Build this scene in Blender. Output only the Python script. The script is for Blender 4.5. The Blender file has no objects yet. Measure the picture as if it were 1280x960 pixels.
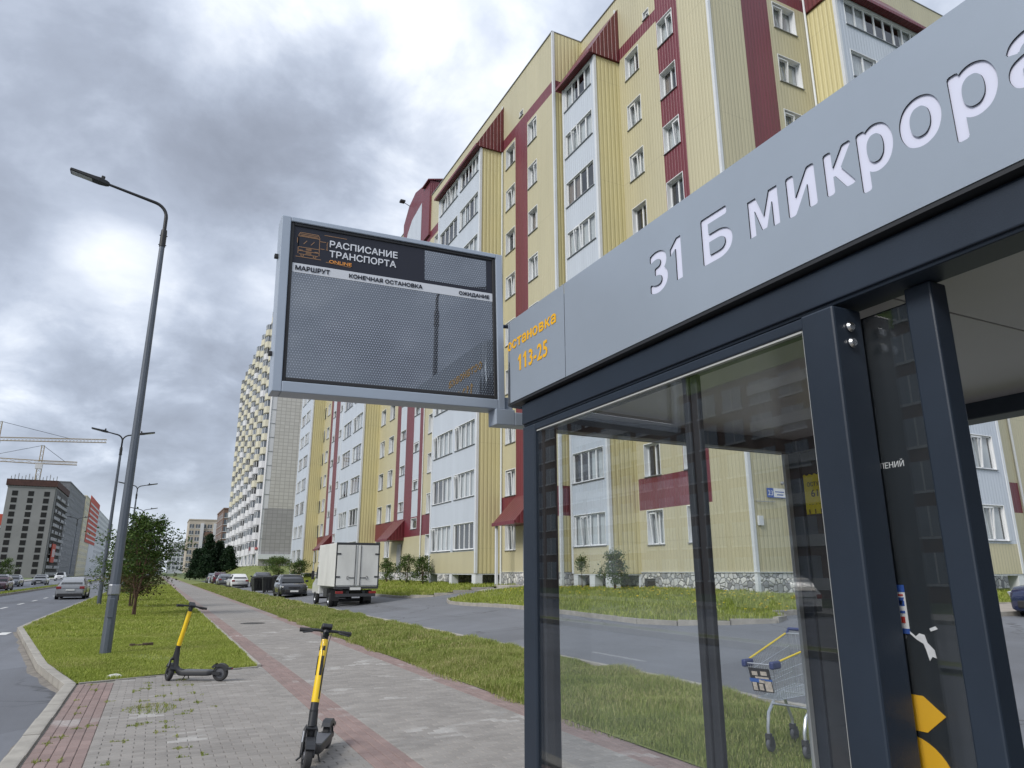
import bpy, bmesh, math, random
import numpy as np
from math import pi, sin, cos, radians
from mathutils import Vector, Matrix

random.seed(7)
np.random.seed(7)
scene = bpy.context.scene
COL = scene.collection

# ------------------------------------------------------------------ camera, world, sun, exposure
cam_data = bpy.data.cameras.new('camera')
cam = bpy.data.objects.new('camera', cam_data)
COL.objects.link(cam)
cam.location = (0, 0, 1.7)
cam.rotation_euler = (radians(90 + 14.952), 0, radians(-26.038))
cam_data.sensor_width = 36
cam_data.lens = 24.75
cam_data.clip_start = 0.05
cam_data.clip_end = 6000
scene.camera = cam
scene.view_settings.view_transform = 'Standard'
scene.view_settings.look = 'None'
scene.view_settings.gamma = 1
scene.view_settings.exposure = 0.9
scene.cycles.use_denoising = True
scene.cycles.max_bounces = 7
scene.cycles.diffuse_bounces = 3
scene.cycles.glossy_bounces = 4
scene.cycles.transmission_bounces = 4
scene.cycles.transparent_max_bounces = 24
scene.cycles.caustics_reflective = False
scene.cycles.caustics_refractive = False

SUN_EL, SUN_AZ = 38.0, -112.0          # azimuth measured from +Y towards +X
world = bpy.data.worlds.new('World')
scene.world = world
world.use_nodes = True
WT = world.node_tree
WT.nodes.clear()


def N(tree, typ, **kw):
    n = tree.nodes.new(typ)
    for k, v in kw.items():
        if k.startswith('i_'):
            n.inputs[k[2:].replace('_', ' ')].default_value = v
        elif isinstance(k, str):
            setattr(n, k, v)
    return n


def L(tree, a, b):
    tree.links.new(a, b)


def math_node(tree, op, a, b=None, clamp=False):
    n = tree.nodes.new('ShaderNodeMath')
    n.operation = op
    n.use_clamp = clamp
    for i, v in enumerate((a, b)):
        if v is None:
            continue
        if isinstance(v, (int, float)):
            n.inputs[i].default_value = v
        else:
            tree.links.new(v, n.inputs[i])
    return n.outputs[0]


def ramp(tree, fac, stops, interp='LINEAR'):
    n = tree.nodes.new('ShaderNodeValToRGB')
    n.color_ramp.interpolation = interp
    el = n.color_ramp.elements
    while len(el) < len(stops):
        el.new(0.5)
    for e, (p, c) in zip(el, stops):
        e.position = p
        e.color = c if len(c) == 4 else (*c, 1)
    if fac is not None:
        tree.links.new(fac, n.inputs[0])
    return n.outputs[0]


def mixc(tree, fac, a, b, blend='MIX'):
    n = tree.nodes.new('ShaderNodeMix')
    n.data_type = 'RGBA'
    n.blend_type = blend
    for sock, v in ((n.inputs[0], fac), (n.inputs[6], a), (n.inputs[7], b)):
        if isinstance(v, (int, float)):
            sock.default_value = v
        elif isinstance(v, tuple):
            sock.default_value = v if len(v) == 4 else (*v, 1)
        else:
            tree.links.new(v, sock)
    return n.outputs[2]


def build_world():
    t = WT
    tc = N(t, 'ShaderNodeTexCoord')
    sep = N(t, 'ShaderNodeSeparateXYZ')
    L(t, tc.outputs['Generated'], sep.inputs[0])
    zz = math_node(t, 'ADD', math_node(t, 'MAXIMUM', sep.outputs[2], 0.0), 0.42)
    cx = math_node(t, 'DIVIDE', sep.outputs[0], zz)
    cy = math_node(t, 'DIVIDE', sep.outputs[1], zz)
    cmb = N(t, 'ShaderNodeCombineXYZ')
    L(t, cx, cmb.inputs[0]); L(t, cy, cmb.inputs[1])
    cmb.inputs[2].default_value = 3.7
    n1 = N(t, 'ShaderNodeTexNoise', i_Scale=5.2, i_Detail=9.0, i_Roughness=0.57, i_Distortion=0.2)
    L(t, cmb.outputs[0], n1.inputs['Vector'])
    n2 = N(t, 'ShaderNodeTexNoise', i_Scale=2.1, i_Detail=4.0, i_Roughness=0.5, i_Distortion=0.2)
    L(t, cmb.outputs[0], n2.inputs['Vector'])
    v = math_node(t, 'ADD', math_node(t, 'MULTIPLY', n1.outputs[0], 0.52), math_node(t, 'MULTIPLY', n2.outputs[0], 0.48))
    # clouds that really stand in those directions: thin bright gaps (+) and heavy dark banks (-)
    blobs = [((-.10, .923, .371), .10, .13), ((-.03, .915, .405), .09, .10), ((-.15, .943, .297), .09, .05), ((.23, .74, .63), .16, .07), ((.02, .80, .60), .10, .04),
             ((.086, .93, .36), .07, .06), ((-.12, .85, .504), .10, .02), ((-.17, .80, .57), .12, -.03),
             ((.161, .771, .615), .16, -.09), ((-.026, .875, .484), .14, -.09), ((.10, .83, .545), .14, -.08), ((.03, .985, .165), .17, -.10),
             ((-.12, .972, .20), .15, -.06), ((-.13, .95, .30), .08, -.03)]
    for d, r, a in blobs:
        d = Vector(d).normalized()
        dist = N(t, 'ShaderNodeVectorMath', operation='DISTANCE')
        L(t, tc.outputs['Generated'], dist.inputs[0])
        dist.inputs[1].default_value = d
        wob = math_node(t, 'ADD', dist.outputs['Value'], math_node(t, 'MULTIPLY', math_node(t, 'SUBTRACT', n1.outputs[0], 0.5), r * 1.1))
        g = N(t, 'ShaderNodeMapRange', interpolation_type='SMOOTHSTEP')
        L(t, wob, g.inputs[0])
        g.inputs[1].default_value = 0.0; g.inputs[2].default_value = r
        g.inputs[3].default_value = a; g.inputs[4].default_value = 0.0
        v = math_node(t, 'ADD', v, g.outputs[0])
    col = ramp(t, v, [(0.18, (.165, .183, .222)), (0.31, (.20, .222, .27)), (0.41, (.245, .274, .333)), (0.49, (.315, .35, .418)), (0.56, (.42, .455, .52)), (0.65, (.61, .635, .665))])
    # paler air just above the horizon
    hz = N(t, 'ShaderNodeMapRange', interpolation_type='SMOOTHSTEP')
    L(t, sep.outputs[2], hz.inputs[0])
    hz.inputs[1].default_value = 0.02; hz.inputs[2].default_value = 0.125
    hz.inputs[3].default_value = 0.8; hz.inputs[4].default_value = 0.0
    col = mixc(t, hz.outputs[0], col, (.42, .46, .52))
    # an overcast sky is brighter overhead
    ze = N(t, 'ShaderNodeMapRange', interpolation_type='SMOOTHSTEP')
    L(t, sep.outputs[2], ze.inputs[0])
    ze.inputs[1].default_value = 0.55; ze.inputs[2].default_value = 1.0
    ze.inputs[3].default_value = 1.0; ze.inputs[4].default_value = 1.5
    sc = N(t, 'ShaderNodeVectorMath', operation='SCALE')
    L(t, col, sc.inputs[0]); L(t, ze.outputs[0], sc.inputs['Scale'])
    bg_c = N(t, 'ShaderNodeBackground', i_Strength=1.0)
    L(t, sc.outputs[0], bg_c.inputs[0])
    sky = N(t, 'ShaderNodeTexSky', sky_type='NISHITA', sun_disc=False)
    sky.sun_elevation = radians(SUN_EL)
    sky.sun_rotation = radians(SUN_AZ)
    bg_s = N(t, 'ShaderNodeBackground', i_Strength=0.1)
    L(t, sky.outputs[0], bg_s.inputs[0])
    mx = N(t, 'ShaderNodeMixShader')
    mx.inputs[0].default_value = 0.93
    L(t, bg_s.outputs[0], mx.inputs[1]); L(t, bg_c.outputs[0], mx.inputs[2])
    out = N(t, 'ShaderNodeOutputWorld')
    L(t, mx.outputs[0], out.inputs[0])


build_world()
sd = bpy.data.lights.new('sun', 'SUN')
sd.energy = 1.5
sd.angle = radians(22)
sd.color = (1.0, .965, .91)
sun = bpy.data.objects.new('sun', sd)
COL.objects.link(sun)
_d = Vector((sin(radians(SUN_AZ)) * cos(radians(SUN_EL)), cos(radians(SUN_AZ)) * cos(radians(SUN_EL)), sin(radians(SUN_EL))))
sun.rotation_euler = _d.to_track_quat('Z', 'Y').to_euler()
sun.location = _d * 100

# ------------------------------------------------------------------ materials
MATS = {}


def mat(name, col, rough=0.6, metal=0.0, spec=0.5, var=0.0, vscale=3.0, bump=0.0, bscale=40.0, island=0.0, stretch=None,
        ribs=None, emit=None, coat=0.0, trans=0.0, dirt=0.0):
    if name in MATS:
        return MATS[name]
    m = bpy.data.materials.new(name)
    m.use_nodes = True
    t = m.node_tree
    b = t.nodes['Principled BSDF']
    b.inputs['Roughness'].default_value = rough
    b.inputs['Metallic'].default_value = metal
    b.inputs['Specular IOR Level'].default_value = spec
    b.inputs['Coat Weight'].default_value = coat
    b.inputs['Coat Roughness'].default_value = 0.05
    c = None
    col = tuple(col)
    geo = N(t, 'ShaderNodeNewGeometry')
    if var or dirt or bump or ribs:
        pos = geo.outputs['Position']
        if stretch:
            mp = N(t, 'ShaderNodeVectorMath', operation='MULTIPLY')
            L(t, pos, mp.inputs[0]); mp.inputs[1].default_value = stretch
            pos = mp.outputs[0]
    if var:
        nz = N(t, 'ShaderNodeTexNoise', i_Scale=vscale, i_Detail=6.0, i_Roughness=0.6)
        L(t, pos, nz.inputs['Vector'])
        lo = tuple(x * (1 - var) for x in col); hi = tuple(min(1, x * (1 + var)) for x in col)
        c = ramp(t, nz.outputs[0], [(.3, lo), (.7, hi)])
    if dirt:
        nd = N(t, 'ShaderNodeTexNoise', i_Scale=vscale * 0.37, i_Detail=8.0, i_Roughness=0.65)
        L(t, pos, nd.inputs['Vector'])
        f = ramp(t, nd.outputs[0], [(.48, (0, 0, 0)), (.75, (dirt, dirt, dirt))])
        c = mixc(t, f, c if c else col, tuple(x * .55 + .03 for x in col))
    if island:
        hs = N(t, 'ShaderNodeHueSaturation')
        oi = N(t, 'ShaderNodeObjectInfo')
        s = math_node(t, 'FRACT', math_node(t, 'ADD', geo.outputs['Random Per Island'], oi.outputs['Random']))
        L(t, math_node(t, 'ADD', math_node(t, 'MULTIPLY', s, 2 * island), 1 - island), hs.inputs['Value'])
        if c:
            L(t, c, hs.inputs['Color'])
        else:
            hs.inputs['Color'].default_value = (*col, 1)
        c = hs.outputs[0]
    if c:
        L(t, c, b.inputs['Base Color'])
    else:
        b.inputs['Base Color'].default_value = (*col, 1)
    nrm = None
    if bump:
        nb = N(t, 'ShaderNodeTexNoise', i_Scale=bscale, i_Detail=5.0, i_Roughness=0.6)
        L(t, pos, nb.inputs['Vector'])
        bp = N(t, 'ShaderNodeBump', i_Strength=bump, i_Distance=0.01)
        L(t, nb.outputs[0], bp.inputs['Height'])
        nrm = bp
        L(t, bp.outputs[0], b.inputs['Normal'])
    if ribs:       # vertical corrugation: (pitch, depth, joint darkness)
        sep = N(t, 'ShaderNodeSeparateXYZ'); L(t, geo.outputs['Position'], sep.inputs[0])
        nsep = N(t, 'ShaderNodeSeparateXYZ'); L(t, geo.outputs['True Normal'], nsep.inputs[0])
        facing_x = math_node(t, 'GREATER_THAN', math_node(t, 'ABSOLUTE', nsep.outputs[0]), 0.6)
        u = N(t, 'ShaderNodeMix'); L(t, facing_x, u.inputs[0]); L(t, sep.outputs[0], u.inputs[2]); L(t, sep.outputs[1], u.inputs[3])
        fr = math_node(t, 'FRACT', math_node(t, 'DIVIDE', u.outputs[0], ribs[0]))
        tri = math_node(t, 'ABSOLUTE', math_node(t, 'SUBTRACT', fr, 0.5))
        prof = N(t, 'ShaderNodeMapRange', interpolation_type='SMOOTHSTEP'); L(t, tri, prof.inputs[0])
        prof.inputs[1].default_value = 0.12; prof.inputs[2].default_value = 0.24
        bp = N(t, 'ShaderNodeBump', i_Strength=0.9, i_Distance=ribs[1])
        L(t, prof.outputs[0], bp.inputs['Height'])
        L(t, bp.outputs[0], b.inputs['Normal'])
        # joint every pitch: thin line of grime held in the lap seam
        seam = N(t, 'ShaderNodeMapRange'); L(t, tri, seam.inputs[0])
        seam.inputs[1].default_value = 0.0; seam.inputs[2].default_value = 0.07
        seam.inputs[3].default_value = ribs[2]; seam.inputs[4].default_value = 0.0
        # sheets end at a horizontal lap every three storeys
        zf = math_node(t, 'ABSOLUTE', math_node(t, 'SUBTRACT', math_node(t, 'FRACT', math_node(t, 'DIVIDE', sep.outputs[2], 5.97)), 0.5))
        lap = N(t, 'ShaderNodeMapRange'); L(t, zf, lap.inputs[0])
        lap.inputs[1].default_value = 0.0; lap.inputs[2].default_value = 0.004
        lap.inputs[3].default_value = 0.3; lap.inputs[4].default_value = 0.0
        tot = math_node(t, 'MAXIMUM', seam.outputs[0], lap.outputs[0])
        c2 = mixc(t, tot, c if c else col, tuple(x * .35 for x in col))
        L(t, c2, b.inputs['Base Color'])
    if emit:
        b.inputs['Emission Color'].default_value = (*emit[0], 1)
        b.inputs['Emission Strength'].default_value = emit[1]
    if trans:
        tr = N(t, 'ShaderNodeBsdfTranslucent')
        if c:
            L(t, c, tr.inputs[0])
        else:
            tr.inputs[0].default_value = (*col, 1)
        mx = N(t, 'ShaderNodeMixShader'); mx.inputs[0].default_value = trans
        out = t.nodes['Material Output']
        L(t, b.outputs[0], mx.inputs[1]); L(t, tr.outputs[0], mx.inputs[2]); L(t, mx.outputs[0], out.inputs[0])
    MATS[name] = m
    return m


def glass_mat(name, tint=(.94, .96, .97), ior=1.5, rough=0.0, boost=0.0, smear=0.0):
    m = bpy.data.materials.new(name); m.use_nodes = True
    t = m.node_tree; t.nodes.clear()
    fr = N(t, 'ShaderNodeFresnel')
    gb = N(t, 'ShaderNodeNewGeometry')       # the same reflectance on both faces of a thin pane
    L(t, math_node(t, 'ADD', math_node(t, 'MULTIPLY', gb.outputs['Backfacing'], 1 / ior - ior), ior), fr.inputs['IOR'])
    f = math_node(t, 'ADD', fr.outputs[0], boost, True)
    tr = N(t, 'ShaderNodeBsdfTransparent'); tr.inputs[0].default_value = (*tint, 1)
    gl = N(t, 'ShaderNodeBsdfGlossy', i_Roughness=rough); gl.inputs[0].default_value = (1, 1, 1, 1)
    mx = N(t, 'ShaderNodeMixShader')
    L(t, f, mx.inputs[0]); L(t, tr.outputs[0], mx.inputs[1]); L(t, gl.outputs[0], mx.inputs[2])
    last = mx.outputs[0]
    if smear:      # dust and wipe marks on the pane
        geo = N(t, 'ShaderNodeNewGeometry')
        mp = N(t, 'ShaderNodeVectorMath', operation='MULTIPLY'); L(t, geo.outputs['Position'], mp.inputs[0]); mp.inputs[1].default_value = (3, 3, .7)
        nz = N(t, 'ShaderNodeTexNoise', i_Scale=2.5, i_Detail=9.0, i_Roughness=0.7); L(t, mp.outputs[0], nz.inputs['Vector'])
        fm = math_node(t, 'MULTIPLY', ramp(t, nz.outputs[0], [(.45, (0, 0, 0)), (.8, (1, 1, 1))]), smear)
        df = N(t, 'ShaderNodeBsdfDiffuse'); df.inputs[0].default_value = (.5, .5, .48, 1)
        m2 = N(t, 'ShaderNodeMixShader'); L(t, fm, m2.inputs[0]); L(t, last, m2.inputs[1]); L(t, df.outputs[0], m2.inputs[2])
        last = m2.outputs[0]
    out = N(t, 'ShaderNodeOutputMaterial'); L(t, last, out.inputs[0])
    MATS[name] = m
    return m


# ------------------------------------------------------------------ mesh helpers
class MB:
    def __init__(s):
        s.v = []; s.f = []; s.m = []

    def quad(s, *p, m=0):
        i = len(s.v); s.v += [tuple(q) for q in p]; s.f.append(tuple(range(i, i + len(p)))); s.m.append(m)

    def box(s, x0, x1, y0, y1, z0, z1, m=0, T=None):
        i = len(s.v)
        p = [(x0, y0, z0), (x1, y0, z0), (x1, y1, z0), (x0, y1, z0), (x0, y0, z1), (x1, y0, z1), (x1, y1, z1), (x0, y1, z1)]
        if T is not None:
            p = [tuple(T @ Vector(q)) for q in p]
        s.v += p
        for f in ((0, 3, 2, 1), (4, 5, 6, 7), (0, 1, 5, 4), (1, 2, 6, 5), (2, 3, 7, 6), (3, 0, 4, 7)):
            s.f.append(tuple(i + k for k in f)); s.m.append(m)

    def tube(s, pts, r, n=8, m=0, cap=True):
        pts = [Vector(p) for p in pts]
        rr = r if isinstance(r, (list, tuple)) else [r] * len(pts)
        i = len(s.v); up = None
        for k, p in enumerate(pts):
            if k == 0: d = pts[1] - p
            elif k == len(pts) - 1: d = p - pts[k - 1]
            else: d = (pts[k + 1] - p).normalized() + (p - pts[k - 1]).normalized()
            d = d.normalized() if d.length > 1e-9 else Vector((0, 0, 1))
            if up is None:
                a = d.cross(Vector((0, 0, 1)))
                if a.length < 1e-3: a = d.cross(Vector((0, 1, 0)))
            else:
                a = up - d * up.dot(d)
            a.normalize(); up = a; b = d.cross(a)
            for j in range(n):
                t = 2 * pi * j / n
                s.v.append(tuple(p + (a * cos(t) + b * sin(t)) * rr[k]))
        for k in range(len(pts) - 1):
            for j in range(n):
                j2 = (j + 1) % n
                s.f.append((i + k * n + j, i + k * n + j2, i + (k + 1) * n + j2, i + (k + 1) * n + j)); s.m.append(m)
        if cap:
            s.f.append(tuple(i + j for j in reversed(range(n)))); s.m.append(m)
            s.f.append(tuple(i + (len(pts) - 1) * n + j for j in range(n))); s.m.append(m)

    def prism(s, poly, a0, a1, axis='y', m=0, T=None):
        # poly: list of 2d points in the other two axes
        def P(p, a):
            q = {'x': (a, p[0], p[1]), 'y': (p[0], a, p[1]), 'z': (p[0], p[1], a)}[axis]
            return tuple(T @ Vector(q)) if T is not None else q
        i = len(s.v); n = len(poly)
        s.v += [P(p, a0) for p in poly] + [P(p, a1) for p in poly]
        s.f.append(tuple(range(i + n - 1, i - 1, -1))); s.m.append(m)
        s.f.append(tuple(range(i + n, i + 2 * n))); s.m.append(m)
        for k in range(n):
            k2 = (k + 1) % n
            s.f.append((i + k, i + k2, i + n + k2, i + n + k)); s.m.append(m)

    def lathe(s, prof, n=16, m=0, T=None, axis='z'):
        # prof: (r, h) list
        i = len(s.v)
        for r, h in prof:
            for j in range(n):
                t = 2 * pi * j / n
                q = {'z': (r * cos(t), r * sin(t), h), 'y': (r * cos(t), h, r * sin(t)), 'x': (h, r * cos(t), r * sin(t))}[axis]
                s.v.append(tuple(T @ Vector(q)) if T is not None else q)
        for k in range(len(prof) - 1):
            for j in range(n):
                j2 = (j + 1) % n
                s.f.append((i + k * n + j, i + k * n + j2, i + (k + 1) * n + j2, i + (k + 1) * n + j)); s.m.append(m)

    def loft(s, rings, m=0, cap=True):
        i = len(s.v); n = len(rings[0])
        for r in rings: s.v += [tuple(p) for p in r]
        for k in range(len(rings) - 1):
            for j in range(n):
                j2 = (j + 1) % n
                s.f.append((i + k * n + j, i + k * n + j2, i + (k + 1) * n + j2, i + (k + 1) * n + j)); s.m.append(m)
        if cap:
            s.f.append(tuple(i + j for j in reversed(range(n)))); s.m.append(m)
            s.f.append(tuple(i + (len(rings) - 1) * n + j for j in range(n))); s.m.append(m)

    def mesh(s, name, mats, smooth=False, fix=True):
        me = bpy.data.meshes.new(name)
        me.from_pydata(s.v, [], s.f)
        for k in (mats if isinstance(mats, (list, tuple)) else [mats]):
            me.materials.append(k)
        if any(s.m):
            me.polygons.foreach_set('material_index', s.m)
        if fix:
            bm = bmesh.new(); bm.from_mesh(me)
            bmesh.ops.recalc_face_normals(bm, faces=bm.faces)
            bm.to_mesh(me); bm.free()
        if smooth:
            me.polygons.foreach_set('use_smooth', [True] * len(me.polygons))
            try:
                me.set_sharp_from_angle(angle=radians(smooth if not isinstance(smooth, bool) else 40))
            except Exception:
                pass
        me.update()
        return me

    def build(s, name, mats, parent=None, smooth=False, bevel=0, fix=True):
        return obj(name, s.mesh(name, mats, smooth, fix), parent, bevel)


def obj(name, me, parent=None, bevel=0, M=None):
    o = bpy.data.objects.new(name, me)
    COL.objects.link(o)
    if parent is not None:
        o.parent = parent
    if M is not None:
        o.matrix_local = M
    if bevel:
        b = o.modifiers.new('bevel', 'BEVEL'); b.width = bevel; b.segments = 2; b.limit_method = 'ANGLE'; b.angle_limit = radians(50)
        b.harden_normals = False
    return o


def tag(o, label, cat, group=None):
    o['label'] = label; o['category'] = cat
    if group: o['group'] = group
    return o


def thing(name, label, cat, loc=(0, 0, 0), rz=0.0, group=None):
    o = bpy.data.objects.new(name, None)
    COL.objects.link(o)
    o.empty_display_size = 0.2
    o.location = loc; o.rotation_euler = (0, 0, rz)
    return tag(o, label, cat, group)


def structure(o):
    o['kind'] = 'structure'; return o


def stuff(o):
    o['kind'] = 'stuff'; return o


def text_mesh(body, size, extrude=0.0, offset=0.0, align='LEFT', sx=1.0, width=None, res=4, spacing=1.0, bold=0.0):
    """flat lettering in local x/y; width stretches it to a given length"""
    cu = bpy.data.curves.new('lettering', 'FONT')
    cu.body = body; cu.size = size; cu.extrude = extrude; cu.offset = offset; cu.align_x = align
    cu.resolution_u = res; cu.space_character = spacing
    o = bpy.data.objects.new('lettering', cu); COL.objects.link(o)
    dg = bpy.context.evaluated_depsgraph_get(); dg.update()
    me = bpy.data.meshes.new_from_object(o.evaluated_get(dg))
    bpy.data.objects.remove(o)
    n = len(me.vertices); co = np.empty(n * 3); me.vertices.foreach_get('co', co); co = co.reshape(-1, 3)
    if width:
        x0, x1 = co[:, 0].min(), co[:, 0].max()
        co[:, 0] = (co[:, 0] - x0) * width / (x1 - x0)
    else:
        co[:, 0] *= sx
    me.vertices.foreach_set('co', co.ravel()); me.update()
    if bold:       # heavier strokes: the same outline laid over itself a hair apart
        bm = bmesh.new()
        for k, (dx, dy) in enumerate(((0, 0), (bold, 0), (-bold, 0), (0, bold), (0, -bold))):
            m2 = me.copy(); m2.transform(Matrix.Translation((dx, dy, .00012 * k))); bm.from_mesh(m2); bpy.data.meshes.remove(m2)
        bm.to_mesh(me); bm.free()
    return me


FACE_X = Matrix(((0, 0, -1, 0), (-1, 0, 0, 0), (0, 1, 0, 0), (0, 0, 0, 1)))     # lettering read by someone looking along +X
FACE_Y = Matrix(((1, 0, 0, 0), (0, 0, -1, 0), (0, 1, 0, 0), (0, 0, 0, 1)))      # ... looking along +Y


def decal(name, me, m, parent, M):
    me.materials.clear(); me.materials.append(m)
    return obj(name, me, parent, M=M)


def np_mesh(name, V, F, m, smooth=False):
    me = bpy.data.meshes.new(name)
    V = np.asarray(V, dtype=np.float32); F = np.asarray(F, dtype=np.int32)
    k = F.shape[1]
    me.vertices.add(len(V)); me.vertices.foreach_set('co', V.ravel())
    me.loops.add(F.size); me.loops.foreach_set('vertex_index', F.ravel())
    me.polygons.add(len(F)); me.polygons.foreach_set('loop_start', np.arange(0, F.size, k, dtype=np.int32))
    for q in (m if isinstance(m, (list, tuple)) else [m]): me.materials.append(q)
    me.update(calc_edges=True); me.validate()
    if smooth: me.polygons.foreach_set('use_smooth', [True] * len(me.polygons))
    return me


def Tz(x, y):
    """terrain height east of the pavement"""
    x = np.asarray(x, dtype=float); y = np.asarray(y, dtype=float)
    z = np.interp(x, [4.6, 6, 7.3, 7.4, 11, 12.5, 14, 15.5, 40], [0, .1, .06, 0.0, .33, .5, .7, .87, .95])
    k = np.interp(y, [11, 20], [.2, 1.0])          # the yard dips towards the near cross road
    z = np.where(z > .33, .33 + (z - .33) * k, z)
    s = np.clip((x - 9) / 6, 0, 1)
    return z + np.clip((y - 88) / 52, 0, 1) ** 1.3 * 1.8 * s * s * (3 - 2 * s)


def T1(x, y):
    return float(Tz(x, y))
# ------------------------------------------------------------------ colours of the place
M_ASPH = mat('asphalt', (.155, .164, .185), rough=.85, var=.12, vscale=.7, bump=.5, bscale=90, dirt=.25)
M_LANE = mat('lane_asphalt', (.16, .168, .185), rough=.85, var=.13, vscale=.5, bump=.5, bscale=80, dirt=.35)


def wear(m, scale, dark, crack):
    """tar-filled cracks, patched squares and rubbed wheel tracks in an asphalt"""
    t = m.node_tree; b = t.nodes['Principled BSDF']; src = b.inputs['Base Color'].links[0].from_socket
    geo = N(t, 'ShaderNodeNewGeometry')
    nz = N(t, 'ShaderNodeTexNoise', i_Scale=.8, i_Detail=4.0); L(t, geo.outputs['Position'], nz.inputs['Vector'])
    ad = N(t, 'ShaderNodeVectorMath', operation='MULTIPLY_ADD'); L(t, nz.outputs['Color'], ad.inputs[0]); ad.inputs[1].default_value = (1.6, 1.6, 0); L(t, geo.outputs['Position'], ad.inputs[2])
    vo = N(t, 'ShaderNodeTexVoronoi', feature='DISTANCE_TO_EDGE', i_Scale=scale); L(t, ad.outputs[0], vo.inputs['Vector'])
    n2 = N(t, 'ShaderNodeTexNoise', i_Scale=.13, i_Detail=2.0); L(t, geo.outputs['Position'], n2.inputs['Vector'])
    f = math_node(t, 'MULTIPLY', ramp(t, vo.outputs['Distance'], [(.002, (1, 1, 1)), (.009, (0, 0, 0))]), ramp(t, n2.outputs[0], [(.48, (0, 0, 0)), (.56, (1, 1, 1))]))
    c = mixc(t, math_node(t, 'MULTIPLY', f, crack), src, dark)
    mp = N(t, 'ShaderNodeVectorMath', operation='MULTIPLY'); L(t, geo.outputs['Position'], mp.inputs[0]); mp.inputs[1].default_value = (1.1, .035, 1)
    n3 = N(t, 'ShaderNodeTexNoise', i_Scale=1.0, i_Detail=5.0, i_Roughness=.6); L(t, mp.outputs[0], n3.inputs['Vector'])
    c = mixc(t, ramp(t, n3.outputs[0], [(.45, (0, 0, 0)), (.72, (.45, .45, .45))]), c, tuple(x * 2.0 for x in dark))
    v2 = N(t, 'ShaderNodeTexVoronoi', feature='F1', distance='CHEBYCHEV', i_Scale=.16); L(t, geo.outputs['Position'], v2.inputs['Vector'])
    sc = N(t, 'ShaderNodeSeparateColor'); L(t, v2.outputs['Color'], sc.inputs[0])
    c = mixc(t, math_node(t, 'MULTIPLY', math_node(t, 'GREATER_THAN', sc.outputs[0], .78), .22), c, dark)
    L(t, c, b.inputs['Base Color'])


wear(M_ASPH, .22, (.045, .046, .05), .8); wear(M_LANE, .28, (.055, .056, .06), .85)
M_CONC = mat('kerb_concrete', (.32, .30, .265), rough=.9, var=.18, vscale=4, bump=.4, bscale=50, island=.08, dirt=.5)
M_SAND = mat('joint_sand', (.215, .20, .175), rough=.95, var=.2, vscale=9, bump=.4)
M_EARTH = mat('lawn_soil', (.15, .175, .045), rough=.95, var=.35, vscale=1.1, bump=.6, bscale=30)
M_FIELD = mat('field_grass', (.10, .13, .045), rough=.95, var=.3, vscale=.15)
M_WHITE_PAINT = mat('road_paint', (.62, .62, .60), rough=.7, var=.15, vscale=6)


def paver_mat(name, col):
    """concrete block: own shade per block, pale lime bloom in patches, grime"""
    m = mat(name, col, rough=.88, var=.10, vscale=3.0, bump=.35, bscale=120, island=.10)
    t = m.node_tree; b = t.nodes['Principled BSDF']
    src = b.inputs['Base Color'].links[0].from_socket
    geo = N(t, 'ShaderNodeNewGeometry')
    nz = N(t, 'ShaderNodeTexNoise', i_Scale=.9, i_Detail=2.0); L(t, geo.outputs['Position'], nz.inputs['Vector'])
    patch = ramp(t, nz.outputs[0], [(.56, (0, 0, 0)), (.66, (1, 1, 1))])
    rnd = math_node(t, 'GREATER_THAN', geo.outputs['Random Per Island'], .62)
    n3 = N(t, 'ShaderNodeTexNoise', i_Scale=22.0, i_Detail=3.0); L(t, geo.outputs['Position'], n3.inputs['Vector'])
    f = math_node(t, 'MULTIPLY', math_node(t, 'MULTIPLY', patch, rnd), math_node(t, 'MULTIPLY', n3.outputs[0], .85))
    c = mixc(t, f, src, (.50, .49, .47))
    n4 = N(t, 'ShaderNodeTexNoise', i_Scale=.35, i_Detail=6.0); L(t, geo.outputs['Position'], n4.inputs['Vector'])
    c = mixc(t, ramp(t, n4.outputs[0], [(.45, (0, 0, 0)), (.75, (.3, .3, .3))]), c, (.14, .13, .12))
    L(t, c, b.inputs['Base Color'])
    return m


M_PAV_G = paver_mat('paver_grey', (.245, .228, .21))
M_PAV_R = paver_mat('paver_red', (.232, .168, .153))


# distant paving where single blocks can no longer be told apart
def far_paving():
    m = bpy.data.materials.new('distant_paving'); m.use_nodes = True
    t = m.node_tree; b = t.nodes['Principled BSDF']; b.inputs['Roughness'].default_value = .9
    geo = N(t, 'ShaderNodeNewGeometry')
    sep = N(t, 'ShaderNodeSeparateXYZ'); L(t, geo.outputs['Position'], sep.inputs[0])
    red = math_node(t, 'MAXIMUM', math_node(t, 'LESS_THAN', sep.outputs[0], 2.37), math_node(t, 'GREATER_THAN', sep.outputs[0], 4.25))
    br = N(t, 'ShaderNodeTexBrick', i_Scale=1.0, i_Brick_Width=.2, i_Row_Height=.1, i_Mortar_Size=.006, i_Color1=(.225, .21, .198, 1), i_Color2=(.26, .245, .23, 1), i_Mortar=(.15, .14, .13, 1))
    L(t, geo.outputs['Position'], br.inputs['Vector'])
    nz = N(t, 'ShaderNodeTexNoise', i_Scale=.5, i_Detail=6.0); L(t, geo.outputs['Position'], nz.inputs['Vector'])
    c = mixc(t, math_node(t, 'MULTIPLY', red, .9), br.outputs[0], (.245, .18, .165))
    c = mixc(t, ramp(t, nz.outputs[0], [(.42, (0, 0, 0)), (.7, (.35, .35, .35))]), c, (.33, .32, .305))
    L(t, c, b.inputs['Base Color'])
    return m


M_PAV_FAR = far_paving()


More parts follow.
